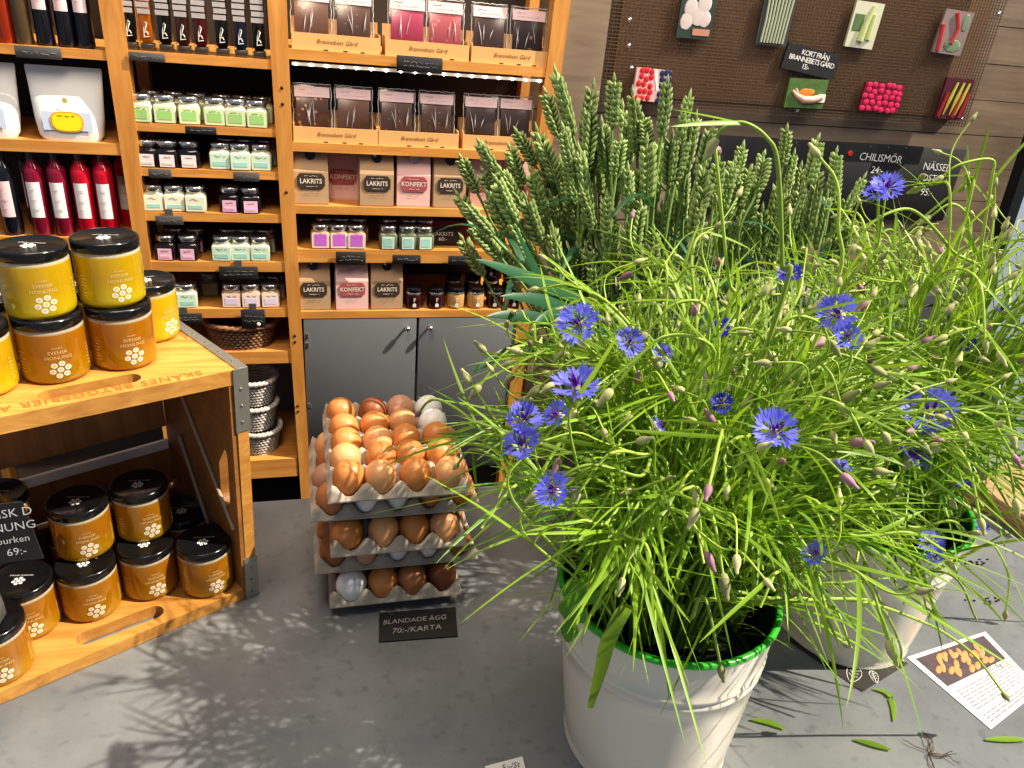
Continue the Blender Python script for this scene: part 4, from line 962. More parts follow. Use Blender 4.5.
# metal corner strips
def plate(p0,p1,p2,p3,th,name):
    v=[Vector(p) for p in (p0,p1,p2,p3)]; n=(v[1]-v[0]).cross(v[3]-v[0]).normalized()*th
    mb=MB().prism([*v,*[q+n for q in v]])
    return mb
R3=lambda p,z:(*rel(p),z)
mb=plate(R3(Tf-u2*.012,HT+.0004),R3(Tf+u2*.002,HT+.0004),R3(Tb+u2*.002,HT+.0004),R3(Tb-u2*.012,HT+.0004),.0015,'m')
mb.build('corner_strip',steel,crate)
b1=Tf-u2*.014; 
fn=Vector((u1.y,-u1.x))   # outward from the open front
def lerp(a,b,t): return a+(b-a)*t
def edge_pt(h): return lerp(Bf,Tf,h/HT)
for h0,h1 in ((0.0,.075),(.29,HT+.001)):
    mb=MB(); e0,e1=edge_pt(h0),edge_pt(h1)
    o0=fn*.0015
    A=[(*rel(e0-u1*.017+o0),h0),(*rel(e0+u1*.002+o0),h0),(*rel(e1+u1*.002+o0),h1),(*rel(e1-u1*.017+o0),h1)]
    bk=[(*rel(Vector((p[0]+CR[0],p[1]+CR[1]))-fn*.002),p[2]) for p in A]
    mb.prism([A[0],A[1],bk[1],bk[0],A[3],A[2],bk[2],bk[3]])
    s0,s1=e0+u1*.002,e1+u1*.002; dv=(Bb-Bf).normalized()*.03
    mb.prism([(*rel(s0),h0),(*rel(s0+u1*.0015),h0),(*rel(s0+u1*.0015+dv),h0),(*rel(s0+dv),h0),(*rel(s1),h1),(*rel(s1+u1*.0015),h1),(*rel(s1+u1*.0015+dv),h1),(*rel(s1+dv),h1)])
    st=mb.build('corner_strip',steel,crate)
mb=MB()
for h in (.012,.035,.058,.305,.33,.355):
    e=edge_pt(h)-u1*.008+fn*.0018; mb.ellip((*rel(e),h),(.0022,.0022,.0022),6,4)
for k in range(6):
    e=lerp(Tf,Tb,.1+k*.16)-u2*.005; mb.ellip((*rel(e),HT+.002),(.0022,.0022,.0012),6,4)
mb.build('nail_heads',dark_steel,crate)
# pale front edge of the end board
e0,e1=edge_pt(.076),edge_pt(.289)
MB().prism([(*rel(e0-u1*.015+fn*.0008),.076),(*rel(e0+fn*.0008),.076),(*rel(e0-fn*.004),.076),(*rel(e0-u1*.015-fn*.004),.076),(*rel(e1-u1*.015+fn*.0008),.289),(*rel(e1+fn*.0008),.289),(*rel(e1-fn*.004),.289),(*rel(e1-u1*.015-fn*.004),.289)]).build('end_board_edge',crate_wood,crate)
# back boards with gaps
nb=Vector((-u1.y,u1.x))
for z0,z1 in ((.022,.085),(.095,.165),(.200,.272),(.282,.353)):
    p=[Bb-u1*.02-nb*.012,Bb-u1*.02,Bb-u1*L,Bb-u1*L-nb*.012]
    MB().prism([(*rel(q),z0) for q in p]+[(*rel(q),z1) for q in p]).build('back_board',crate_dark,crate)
p=[Bb-u1*.022-nb*.018,Bb-u1*.022-nb*.012,Bb-u1*L-nb*.012,Bb-u1*L-nb*.018]
MB().prism([(*rel(q),.163) for q in p]+[(*rel(q),.178) for q in p]).build('divider_rail',plain('pale metal rail',(.78,.76,.73),.5,.3),crate)
# two sun streaks on the inside of the end board, painted as pale bars
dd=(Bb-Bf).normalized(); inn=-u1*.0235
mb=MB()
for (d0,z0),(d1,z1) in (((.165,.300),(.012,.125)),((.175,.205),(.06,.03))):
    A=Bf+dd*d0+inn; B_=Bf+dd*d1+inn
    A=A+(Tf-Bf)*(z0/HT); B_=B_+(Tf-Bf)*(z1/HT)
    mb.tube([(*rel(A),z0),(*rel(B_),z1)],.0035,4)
mb.build('sun_streaks',plain('painted sun streak',(.40,.31,.21),.6),crate)
endL=u1*L
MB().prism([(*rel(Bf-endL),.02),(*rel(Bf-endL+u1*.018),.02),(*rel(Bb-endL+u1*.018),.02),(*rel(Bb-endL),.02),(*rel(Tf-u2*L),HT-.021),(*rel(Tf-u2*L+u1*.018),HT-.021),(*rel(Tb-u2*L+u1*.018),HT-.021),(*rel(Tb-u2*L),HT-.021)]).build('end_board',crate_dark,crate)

# ---------------------------------------------------------------- honey jars
JH=.0803
def honey_jar(hm):
    r=empty('honey_jar')
    b=MB().lathe([(.030,0),(.0355,.0015),(.0375,.006),(.0377,.012),(.0377,.067),(.0370,.0705),(.0356,.0725),(.0352,.0755)],36).build('jar_body',hm,r)
    MB().lathe([(.0374,.0735),(.0379,.0742),(.0379,.0835),(.0372,.0858),(.0352,.0865)],36,cap1=False).lathe([(.0352,.0865),(.0343,.0857),(.001,.0855)],36,cap0=False).build('lid',lid_black,r)
    em=MB(); sp=.0056
    for i in range(7):
        a=i*PI/3+.3; x,y=(0,0) if i==6 else (sp*math.cos(a),sp*math.sin(a))
        em.lathe([(.0025,0),(.0025,.0003)],6,M=Matrix.Translation((x,y-.005,.0856)))
    em.build('lid_emblem',white_print,r)
    text('SVENSK HONUNG',.0035,white_print,r,Matrix.Translation((0,.006,.0858)),name='lid_lettering')
    # printed comb of seven dots, facing local -Y turned a little
    A=math.radians(30); R=.0379; pr=MB(); di=MB()
    def wrap(x,z,rr): return (rr*math.sin(A+x/R),-rr*math.cos(A+x/R),z)
    for i in range(7):
        a=i*PI/3+.25; cx,cz=(0,0) if i==6 else (.0086*math.cos(a),.0086*math.sin(a))
        cz+=.021
        for rad,mbx,rr in ((.0035,pr,R+.0001),):
            ring=[wrap(cx+rad*math.cos(2*PI*k/14),cz+rad*math.sin(2*PI*k/14),rr) for k in range(14)]
            ri=[wrap(cx+.0024*math.cos(2*PI*k/14),cz+.0024*math.sin(2*PI*k/14),rr+.00005) for k in range(14)]
            mbx.add(ring,[tuple(range(14))]); di.add(ri,[tuple(range(14))])
    pr.build('comb_print',white_print,r); di.build('comb_print_dots',cream_print,r)
    for s,z,sz in (('SVENSK',.0445,.0062),('HONUNG',.0375,.0064),('HONEY',.0505,.0034)):
        me=text_mesh(s,sz,space=1.0).copy()
        for v in me.vertices: v.co=wrap(v.co.x,v.co.y+z,R+.0001)
        me.materials.clear(); me.materials.append(cream_print)
        o=bpy.data.objects.new('print_lettering',me); COL.objects.link(o); o.parent=r
    # faint side panel of small print
    for a0,wd in ((A-1.15,.010),(A+1.05,.007)):
        sm=MB()
        for k in range(7):
            z=.016+k*.0045; w_=wd*rnd.uniform(.5,1)
            v=[((R)*math.sin(a0+s*w_/R/2),-(R)*math.cos(a0+s*w_/R/2),z+dz) for s,dz in ((-1,0),(1,0),(1,.0009),(-1,.0009))]
            sm.add(v,[(0,1,2,3)])
        sm.build('small_print',cream_print,r)
    return r
HJ={k:honey_jar(m) for k,m in (('gold',honey_gold),('amber',honey_amber),('bright',honey_backlit))}
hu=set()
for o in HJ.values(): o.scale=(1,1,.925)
def put_honey(k,x,y,z,label,rz=0):
    if k in hu: o=copy_thing(HJ[k],(x,y,z),rz,label,'honey jars')
    else: hu.add(k); o=HJ[k]; o.location=(x,y,z); o.rotation_euler=(0,0,rz); tag(o,label,None,'honey jars')
    o['category']='jar'
zt=CT+HT+.0005; zb=CT+.0205
put_honey('amber',-.297,.948,zt,'amber honey jar on the crate top, front row under the left gold jar',-.12)
put_honey('amber',-.226,.980,zt,'amber honey jar on the crate top, rightmost in the front row',-.02)
put_honey('gold',-.366,.913,zt,'honey jar at the left edge of the crate top, cut by the picture edge',-.25)
put_honey('bright',-.208,1.062,zt,'bright yellow honey jar in the back row at the right of the crate top',.45)
put_honey('bright',-.290,1.045,zt,'bright yellow honey jar in the back row between the two front stacks',.5)
put_honey('bright',-.368,1.010,zt,'bright yellow honey jar in the back row at the left of the crate top',.5)
put_honey('gold',-.301,.952,zt+JH,'gold honey jar stacked on top, left of the two topmost',-.1)
put_honey('gold',-.231,.987,zt+JH,'gold honey jar stacked on top, right of the two topmost',-.02)
put_honey('amber',-.156,.962,zb,'single amber honey jar at the right end inside the crate',-.05)
put_honey('amber',-.235,.968,zb,'lower amber honey jar of the right stack inside the crate',-.1)
put_honey('amber',-.306,.936,zb,'lower amber honey jar of the middle stack inside the crate',-.15)
put_honey('amber',-.378,.911,zb,'amber honey jar inside the crate, between the middle stack and the price stand',-.1)
put_honey('amber',-.392,.836,zb,'amber honey jar nearest the camera inside the crate, under the sign stand',-.1)
put_honey('amber',-.412,.983,zb,'lower honey jar of the left stack behind the price card',-.1)
put_honey('amber',-.239,1.000,zb+JH,'upper honey jar of the right stack inside the crate',-.05)
put_honey('amber',-.311,.968,zb+JH,'upper honey jar of the middle stack inside the crate',-.12)
put_honey('amber',-.416,.995,zb+JH,'upper honey jar of the left stack behind the price card',-.08)
put_honey('amber',-.195,1.042,zb,'shaded honey jar in the back behind the right stack inside the crate',.1)
put_honey('amber',-.335,1.015,zb,'shaded honey jar in the back behind the middle stack inside the crate',.1)
# price stand on the front jar
ps=empty('price_stand',(-.392,.830,zb+JH),math.radians(-6),'silver cube sign holder with a black handwritten price card','price sign')
MB().rbox(-.0165,.0165,-.0165,.0165,0,.033,.0012,n=1).build('cube_base',plain('brushed cube',(.42,.41,.39),.42,.75,noise=.1,scale=50),ps)
MB().tube([(0,0,.033),(0,.001,.062),(.0,.0,.090)],.0013,6).tube([(-.004,0,.084),(.004,0,.084),(.004,0,.094),(-.004,0,.094)],.0014,5).build('wire_stem',steel,ps)
cd=MB().box(-.055,.055,.0006,.0026,0,.082,M=Matrix.Translation((.026,0,.092))@Matrix.Rotation(math.radians(-6),4,'Y')).build('price_card',slate,ps)
for s,x,z,sz in (('SVENSK D',.045,.162,.016),('HONUNG',.045,.143,.016),('St burken',.046,.125,.013),('69:-',.053,.109,.015)):
    text(s,sz,chalk,cd,Matrix.Translation((x,0,z))@Matrix.Rotation(math.radians(-10),4,'Y')@FACE,shear=.2)

# ---------------------------------------------------------------- eggs
PITCH=.0465
def tray(nx,ny):
    s=8; ex=.006; mb=MB(); xs=[]
    def axis(n):
        a=[-.5-ex/PITCH,-.5-ex*.4/PITCH]
        a+=[-.5+k/s for k in range(n*s+1)]
        a+=[n-.5+ex*.4/PITCH,n-.5+ex/PITCH]; return a
    ax,ay=axis(nx),axis(ny); v=[]
    for j,vv in enumerate(ay):
        for i,uu in enumerate(ax):
            edge=min(i,len(ax)-1-i,j,len(ay)-1-j)
            uc=min(max(uu,-.5),nx-.5); vc=min(max(vv,-.5),ny-.5)
            su,sv=math.sin(PI*uc)**2,math.sin(PI*vc)**2
            z=.003+.019*(su+sv-su*sv)+.022*(su*sv)**1.3
            if edge==0: z=.0195
            elif edge==1: z=.5*z+.5*.0205
            v.append(((uu-(nx-1)/2)*PITCH,(vv-(ny-1)/2)*PITCH,z))
    n=len(ax); f=[(j*n+i,j*n+i+1,(j+1)*n+i+1,(j+1)*n+i) for j in range(len(ay)-1) for i in range(n-1)]
    mb.add(v,f,0,True)
    # underside, a constant wall thickness lower
    mb.add([(x,y,z-.0022) for x,y,z in v],[tuple(reversed(q)) for q in f],0,True)
    m=len(ay); bnd=[i for i in range(n)]+[j*n+n-1 for j in range(1,m)]+[(m-1)*n+i for i in range(n-2,-1,-1)]+[j*n for j in range(m-2,0,-1)]
    o=len(v); mb.add([v[i] for i in bnd]+[(v[i][0],v[i][1],v[i][2]-.0022) for i in bnd],[(k,(k+1)%len(bnd),(k+1)%len(bnd)+len(bnd),k+len(bnd)) for k in range(len(bnd))],0,False)
    return mb.mesh('egg_tray',pulp)
TR=[tray(4,5),tray(5,4)]
TCX,TCY=.119,1.003
names=['bottom','second','middle','fourth','top']
for L_ in range(5):
    o=bpy.data.objects.new('egg_tray',TR[L_%2]); COL.objects.link(o); o.location=(TCX+rnd.uniform(-.002,.002),TCY,CT+.0005+.047*L_)
    tag(o,f'grey pulp egg tray, {names[L_]} of the five stacked trays'+(' lying on the counter' if L_==0 else ''),'egg tray','stacked egg trays')
ecol=dict(orange=(.62,.25,.075),tan=(.70,.36,.16),brown=(.42,.165,.065),dark=(.24,.075,.028),pink=(.56,.30,.20),white=(.84,.82,.80))
def egg_mesh(k):
    c=ecol[k]; m,nt,b=new_mat('egg '+k)
    tc=nt.nodes.new('ShaderNodeTexCoord'); n=nt.nodes.new('ShaderNodeTexNoise'); n.inputs['Scale'].default_value=130; n.inputs['Detail'].default_value=3
    oi=nt.nodes.new('ShaderNodeObjectInfo'); hs=nt.nodes.new('ShaderNodeHueSaturation'); mr=nt.nodes.new('ShaderNodeMapRange'); mr.inputs['To Min'].default_value=.86; mr.inputs['To Max'].default_value=1.14
    mx=nt.nodes.new('ShaderNodeMixRGB'); mx.inputs[1].default_value=(*[q*.85 for q in c],1); mx.inputs[2].default_value=(*[min(1,q*1.12) for q in c],1)
    nt.links.new(tc.outputs['Object'],n.inputs['Vector']); nt.links.new(n.outputs['Fac'],mx.inputs[0]); nt.links.new(mx.outputs[0],hs.inputs['Color'])
    if k!='white': nt.links.new(oi.outputs['Random'],mr.inputs[0]); nt.links.new(mr.outputs[0],hs.inputs['Value'])
    nt.links.new(hs.outputs[0],b.inputs['Base Color']); setp(b,**{'Roughness':.42,'Subsurface Weight':.12,'Subsurface Radius':(.01,.005,.003),'Subsurface Scale':.3})
    prof=[]
    for i in range(15):
        t=PI*i/14; z=-math.cos(t); r=math.sin(t)*(1+.14*z)       # blunt end upwards
        prof.append((max(r*.0226,.0002),.0295+z*.0292))
    return MB().lathe(prof,24,cap0=True,cap1=True).mesh('egg',m)
EM={k:egg_mesh(k) for k in ecol}
cname=dict(orange='orange brown',tan='tan',brown='brown',dark='dark brown',pink='pinkish brown',white='white')
top=[['orange','tan','orange','tan'],['tan','orange','orange','orange'],['orange','tan','orange','orange'],['orange','orange','tan','white'],['orange','dark','pink','white']]
def put_egg(k,L_,i,j,nx,ny,label):
    o=bpy.data.objects.new('egg',EM[k]); COL.objects.link(o)
    o.location=(TCX+(i-(nx-1)/2)*PITCH+rnd.uniform(-.001,.001),TCY+(j-(ny-1)/2)*PITCH+rnd.uniform(-.001,.001),CT+.0045+.047*L_)
    o.rotation_euler=(rnd.uniform(-.09,.09),rnd.uniform(-.09,.09),rnd.uniform(0,6)); tag(o,label,'egg','eggs in the stacked trays')
rows=['front','second','third','fourth','back']
for j in range(5):
    for i in range(4): put_egg(top[j][i],4,i,j,4,5,f'{cname[top[j][i]]} egg in the top tray, {rows[j]} row, {ORD[i]} from the left')
fr={0:['white','orange','brown','dark'],1:['brown','pink','white','white','brown'],2:['orange','tan','orange','tan'],3:['brown','white','white','brown','orange']}
for L_ in range(4):
    nx,ny=(4,5) if L_%2==0 else (5,4)
    for i in range(nx): put_egg(fr[L_][i],L_,i,0,nx,ny,f'{cname[fr[L_][i]]} egg in the {names[L_]} tray, front row, {ORD[i]} from the left')
    for j in range(1,ny):
        for side,i in (('left',0),('right',nx-1)):
            k=rnd.choice(['brown','tan','pink','orange','brown'])
            put_egg(k,L_,i,j,nx,ny,f'{cname[k]} egg on the {side} side of the {names[L_]} tray, {ORD[j]} from the front')
# price note on the counter
def sheet(name,pts,th,mat,label,cat):
    c=sum((Vector((*p,0)) for p in pts),Vector())/len(pts)
    r=empty(name,(c.x,c.y,CT),0,label,cat)
    q=[(p[0]-c.x,p[1]-c.y) for p in pts]
    n=len(q); v=[(x,y,.0004) for x,y in q]+[(x,y,.0004+th) for x,y in q]
    MB().add(v,[tuple(reversed(range(n))),tuple(range(n,2*n))]+[(i,(i+1)%n,(i+1)%n+n,i+n) for i in range(n)]).build('sheet',mat,r)
    return r,c
pts=D['loose']['note']; pts=[pts[3],pts[2],pts[1],pts[0]]
r,c=sheet('price_note',pts,.002,plain('black note card',(.016,.016,.017),.5),'black price note with faint chalk writing in front of the eggs','price note')
for s,y,sz in (('BLANDADE ÄGG',.009,.0125),('70:-/KARTA',-.010,.0145)): text(s,sz,chalk_dim,r,Matrix.Translation((-.004,y,.0028))@Matrix.Rotation(-.03,4,'Z'),shear=.2)
r,c=sheet('printed_card',list(reversed(D['loose']['card'])),.0008,paper,'white printed card with a picture of orange crayfish lying at the right','card')
tl,tr,br,bl=[Vector((*p,0))-c for p in D['loose']['card']]
c_=D['loose']['card']; 
def onc(s,t,z=.0016): return tl+(tr-tl)*s+(bl-tl)*t+(br-bl-tr+tl)*s*t+Vector((0,0,z))
# the picture at the far end, lines of print below
MBp=MB().add([onc(.06,.05),onc(.94,.05),onc(.94,.46),onc(.06,.46)],[(3,2,1,0)]); MBp.build('picture',plain('picture dark',(.09,.065,.07),.5,noise=.6,scale=70),r)
mb=MB()
for k in range(26):
    p=onc(rnd.uniform(.15,.8),rnd.uniform(.12,.40),.0018); a=rnd.uniform(.4,1.4); mb.ellip((0,0,0),(.011,.0045,.0006),8,5,0,Matrix.Translation(p)@Matrix.Rotation(a,4,'Z'))
mb.build('printed_crayfish',plain('print crayfish orange',(.75,.30,.12),.5,noise=.3,scale=90),r)
mb=MB()
for k in range(11):
    t_=.54+k*.040; 
    if k==7: continue
    s=.08
    while s<.9:
        e=min(.92,s+rnd.uniform(.04,.12)); mb.add([onc(s,t_),onc(e,t_),onc(e,t_+.016),onc(s,t_+.016)],[(3,2,1,0)]); s=e+.02
    if k==6 : pass
mb.build('printed_lines',plain('print grey',(.28,.26,.27),.8),r)
p=onc(.72,.49); text('35:-/kg',.012,ink,r,Matrix.Translation(p)@Matrix.Rotation(math.atan2((tr-tl).y,(tr-tl).x),4,'Z'),shear=.3,name='hand_writing')
r,c=sheet('dark_paper',[D['loose']['tri'][i] for i in (0,1,2,3)],.0006,plain('dark brown paper',(.035,.030,.028),.6),'dark brown paper with white leaf marks under the second bucket','paper')
for px,py,s,a in ((.732,.690,.015,.6),(.757,.650,.018,-.2),(.785,.640,.011,.3)):
    mb=MB(); pts=[]
    n=14
    for k in range(n+1):
        t_=2*PI*k/n; pts.append((s*math.cos(t_),s*.55*math.sin(t_)*(1+.3*math.cos(t_)),0))
    mb.tube(pts,.0007,3); mb.tube([(-s,0,0),(s,0,0)],.0006,3)
    for q in (-.4,0,.4): mb.tube([(s*q,0,0),(s*(q+.3),s*.35,0)],.0005,3); mb.tube([(s*q,0,0),(s*(q+.3),-s*.35,0)],.0005,3)
    mb.build('leaf_mark',white_print,r,M=Matrix.Translation((px-c.x,py-c.y,.0012))@Matrix.Rotation(a+.9,4,'Z'))
r,c=sheet('price_slip',list(reversed(D['loose']['corner'])),.0006,paper,'corner of a white paper slip at the bottom edge of the picture','paper')
text('5:-/St',.011,ink,r,Matrix.Translation((.006,.004,.0014))@Matrix.Rotation(.05,4,'Z'),shear=.3,name='hand_writing')
# stack of kraft paper bags at the right
for k in range(5):
    o=empty('kraft_bag',(1.425+rnd.uniform(-.006,.006),.99+rnd.uniform(-.006,.006),CT+.0005+k*.009),rnd.uniform(-.04,.04)+.15,f'flat brown kraft paper bag, {["lowest","second","middle","fourth","topmost"][k]} of the stack at the right edge','paper bag','stacked kraft bags')
    MB().rbox(-.12,.12,-.085,.085,0,.0085,.01,rz=.003).build('bag_body',kraft if k%2 else kraft_dark,o)
    MB().box(-.12,.12,-.086,-.084,.003,.0055).build('folded_edge',kraft_dark,o)
# leaf scraps and a root on the counter
lb=['small green leaf scrap before the second bucket','curled green leaf scrap below the dark paper','short green leaf scrap at the bottom centre','thin green leaf scrap at the bottom right edge']
for q,l in zip(D['loose']['bits'][:4],lb):
    pts=catmull([(*p,CT+.003) for p in q],4); n=len(pts)
    o=MB().ribbon(pts,[.001+.008*math.sin(PI*(i+.4)/(n+.2)) for i in range(n)],Vector((.3,1,0)),fold=.2).build('leaf_scrap',leaf_lime); tag(o,l,'leaf','leaf scraps on the counter')
mb=MB()
for k in range(9):
    a=rnd.uniform(0,6); x,y=.775,.512; pts=[(x,y,CT+.002)]
    for s in range(5): a+=rnd.uniform(-.9,.9); x+=.007*math.cos(a); y+=.007*math.sin(a); pts.append((x,y,CT+.002+rnd.uniform(0,.004)))
    mb.tube(pts,.0006,3)
tag(mb.build('root_scrap',plain('dry root',(.12,.07,.04),.9)),'dry brown tangle of root at the bottom right of the counter','root')
for i,(x,y,l) in enumerate(((1.08,.76,'dark crumbs of soil on the counter right of the second bucket'),(1.15,.85,'dark crumbs of soil nearer the kraft bags'))):
    mb=MB()
    for k in range(14): mb.ellip((x+rnd.gauss(0,.018)+k*.002,y+rnd.gauss(0,.004)-k*.001,CT+.001),(rnd.uniform(.001,.004),rnd.uniform(.001,.003),.0012),6,4)
    tag(mb.build('soil_crumbs',plain('soil',(.03,.025,.02),.95)),l,'soil',kind='stuff')
# ---------------------------------------------------------------- buckets
def bucket(base,rim,rb,rt,h,label):
    r=empty('flower_bucket',(base[0],base[1],CT),0,label,'bucket')
    dx,dy=rim[0]-base[0],rim[1]-base[1]
    def ring(rad,z,n=56):
        t=z/h; return [(dx*t+rad*math.cos(2*PI*k/n),dy*t+rad*math.sin(2*PI*k/n),z) for k in range(n)]
    rr=lambda z:rb+(rt-rb)*z/h
    prof=[(rb-.004,.0),(rb+.001,.0),(rb+.002,.004),(rb-.001,.008)]
    zz=[.02,.06,.1,.14]
    prof+= [(rr(z),z) for z in zz]
    for zc in (.172,.184):
        prof+=[(rr(zc-.005),zc-.005),(rr(zc)+.0022,zc-.002),(rr(zc)+.0022,zc+.001),(rr(zc+.004),zc+.004)]
    prof+=[(rr(.205),.205),(rt-.001,h-.003)]
    MB().loft([ring(a,z) for a,z in prof],cap1=False).build('bucket_body',bucket_paint,r)
    MB().loft([ring(a,z) for a,z in ((rt-.004,h-.002),(rr(.12)-.004,.12),(rb-.004,.012))],cap0=False).build('bucket_inside',bucket_in,r)
    n=56; mb=MB(); rings=[]
    for k in range(n+1):
        a=2*PI*k/n; rings.append([(dx+(rt-.0015+.0042*math.cos(b))*math.cos(a),dy+(rt-.0015+.0042*math.cos(b))*math.sin(a),h+.0042*math.sin(b)) for b in (2*PI*j/8 for j in range(8))])
    mb.loft(rings,cap0=False,cap1=False); mb.build('rim',green_rim,r)
    MB().loft([ring(rr(.19)-.006,.19)],cap0=False,cap1=True).build('water',plain('dark water',(.01,.016,.01),.05),r)
    return r
BF=((.408,.615),(.403,.628)); BR=((.805,.753),(.788,.756)); BW=((.55,1.01),(.55,1.015)); BW2=((.88,1.06),(.88,1.06))
bucket(*BF,.103,.1295,.24,'cream enamel bucket with a green rim in the front, cut by the bottom edge')
bucket(*BR,.101,.1340,.24,'second cream bucket at the right standing on dark paper')
bucket(*BW,.090,.1150,.24,'cream bucket of wheat hidden behind the front flowers')
bucket(*BW2,.090,.1150,.24,'cream bucket of wheat hidden behind the second flower bucket')

# ---------------------------------------------------------------- wheat
def ear_mesh(L,seed):
    q=random.Random(seed); mb=MB(); n=16; bend=q.uniform(-.008,.008)
    cx=lambda z:bend*(z/L)**2
    mb.tube([(cx(L*k/4),0,L*k/4) for k in range(5)],.0016,5)
    for i in range(n):
        z=L*(.02+.86*i/n); s=math.sin(PI*min(1,(.28+.72*(1-i/n))*.95))**.5 if i>n*.55 else (.75+.25*min(1,i/3))
        s*=q.uniform(.92,1.08); side=1 if i%2 else -1
        for ang,out,sc in ((0,.0062,1.0),(38,.0058,.9),(-38,.0058,.9)):
            a=math.radians(ang+(0 if side>0 else 180)+q.uniform(-8,8)); d=Vector((math.cos(a),math.sin(a),0))
            ax=(Vector((0,0,1))+d*.42).normalized(); c=Vector((cx(z),0,z))+d*out*s
            M=zframe(ax,c)
            l=.0088*sc*s; w=.0038*sc*s
            mb.loft([[(w*a_*math.cos(2*PI*k/6),w*.8*a_*math.sin(2*PI*k/6),zz*l) for k in range(6)] for a_,zz in ((.25,-.75),(.85,-.3),(1,.2),(.7,.75),(.18,1.25))],0,True,True,M)
    mb.loft([[(cx(L*.9)+.003*a_*math.cos(2*PI*k/6),.0026*a_*math.sin(2*PI*k/6),L*.88+zz) for k in range(6)] for a_,zz in ((.5,0),(1,.006),(.5,.013),(.1,.019))])
    return mb.mesh('ear',wheat_green)
EARS=[ear_mesh(.1,s) for s in range(6)]
straws={}
def wheat(tip,base,bk,label,group,q):
    tip,base=Vector(tip),Vector(base); ax=tip-base; L=ax.length
    r=empty('wheat_stalk',base,0,label,'wheat',group)
    M=zframe(ax,(0,0,0),q.uniform(0,6)); s=max(.8,min(1.35,L/.1))
    e=bpy.data.objects.new('ear',q.choice(EARS)); COL.objects.link(e); e.parent=r; e.matrix_local=M@Matrix.Diagonal((1.12,1.12,L/.103,1))
    foot=Vector((bk[0]+q.uniform(-.05,.05),bk[1]+q.uniform(-.05,.05),CT+.03))
    if q.random()<2:
        mid=base-ax.normalized()*.10; rimp=Vector((bk[0]+(mid.x-bk[0])*.5,bk[1]+(mid.y-bk[1])*.5,CT+.26))
        d=rimp-Vector((bk[0],bk[1],rimp.z))
        if d.length>.09: rimp-=d*(1-.09/d.length)
        pts=catmull([p-base for p in (foot,rimp,mid,base)],5)
        MB().tube(pts,[.0022]*len(pts),5).build('straw',straw_green,r)
    if q.random()<.55:
        nl=q.choice((1,1,2)); mb=MB()
        for _ in range(nl):
            st=pts[q.randint(len(pts)//2,len(pts)-4)]; a=q.uniform(0,2*PI); d=Vector((math.cos(a),math.sin(a),0)); ln=q.uniform(.12,.2)
            lp=[st+d*ln*t*.75+Vector((0,0,ln*(.75*t-.75*t*t))) for t in (i/8 for i in range(9))]
            mb.ribbon(lp,[.011*(math.sin(PI*(.12+.88*t))**.6)*(1-t*.25)+.0006 for t in (i/8 for i in range(9))],d.cross(Vector((0,0,1))),fold=.3)
        mb.build('leaves',leaf_blue,r)
    return r
q=random.Random(21)
for tip,base in D['W']: wheat(tip,base,BW[1],'green wheat ear in the tall sheaf beside the shelves','wheat in the tall sheaf',q)
for tip,base in D['W2']: wheat(tip,base,BW2[1],'green wheat ear in the sheaf before the chalkboard','wheat in the sheaf before the chalkboard',q)
# fill the sheaf behind and below with more ears
for k in range(34):
    tip,base=q.choice(D['W']); d=Vector((q.uniform(-.03,.05),q.uniform(.02,.11),q.uniform(-.10,-.01)))
    wheat(Vector(tip)+d,Vector(base)+d,BW[1],'green wheat ear in the tall sheaf beside the shelves','wheat in the tall sheaf',q)
for k in range(22):
    tip,base=q.choice(D['W2']); d=Vector((q.uniform(-.06,.06),q.uniform(.0,.08),q.uniform(-.08,-.0)))
    wheat(Vector(tip)+d,Vector(base)+d,BW2[1],'green wheat ear in the sheaf before the chalkboard','wheat in the sheaf before the chalkboard',q)
# broad wheat blades fanning out on the left of the sheaf
for i,((p0,p1,p2),l) in enumerate(((((.413,1.0,1.263),(.293,.95,1.33),(.212,.93,1.357)),'broad blue green blade reaching left, uppermost of the fan by the cabinet'),(((.415,1.0,1.244),(.320,.95,1.30),(.249,.93,1.306)),'broad blue green blade reaching left, second from the top of the fan'),
   (((.405,.98,1.225),(.297,.94,1.285),(.229,.92,1.281)),'broad blue green blade and pale tip, third from top of the fan'),(((.392,.98,1.201),(.283,.93,1.25),(.209,.90,1.207)),'broad blue green blade drooping left, lowest of the fan'),(((.368,1.02,1.249),(.309,.98,1.325),(.272,.97,1.391)),'broad blade rising among the leftmost ears'),
   (((.488,.98,1.207),(.394,.92,1.275),(.331,.88,1.246)),'broad blade arching forward below the wheat ears'),(((.444,1.0,1.224),(.333,.93,1.31),(.286,.90,1.27)),'broad dark blade bent down in front of the wheat straws'))):
    c=[Vector(p) for p in (p0,p1,p2)]; pts=[c[0]*(1-t)**2+c[1]*2*t*(1-t)+c[2]*t*t for t in (i_/12 for i_ in range(13))]
    r=wheat(c[2]*.25+c[0]*.75+Vector((.06,.05,.13)),c[0]+Vector((.03,.03,.05)),BW[1],'wheat stalk with '+l.replace('broad blue green blade','a broad blade'),None,q)
    MB().ribbon([p-Vector(r.location) for p in pts],[.023*math.sin(PI*(.15+.85*t))**.7*(1-.3*t)+.0006 for t in (i_/12 for i_ in range(13))],Vector((.2,.6,.8)),fold=.2).build('blade',leaf_blue,r)

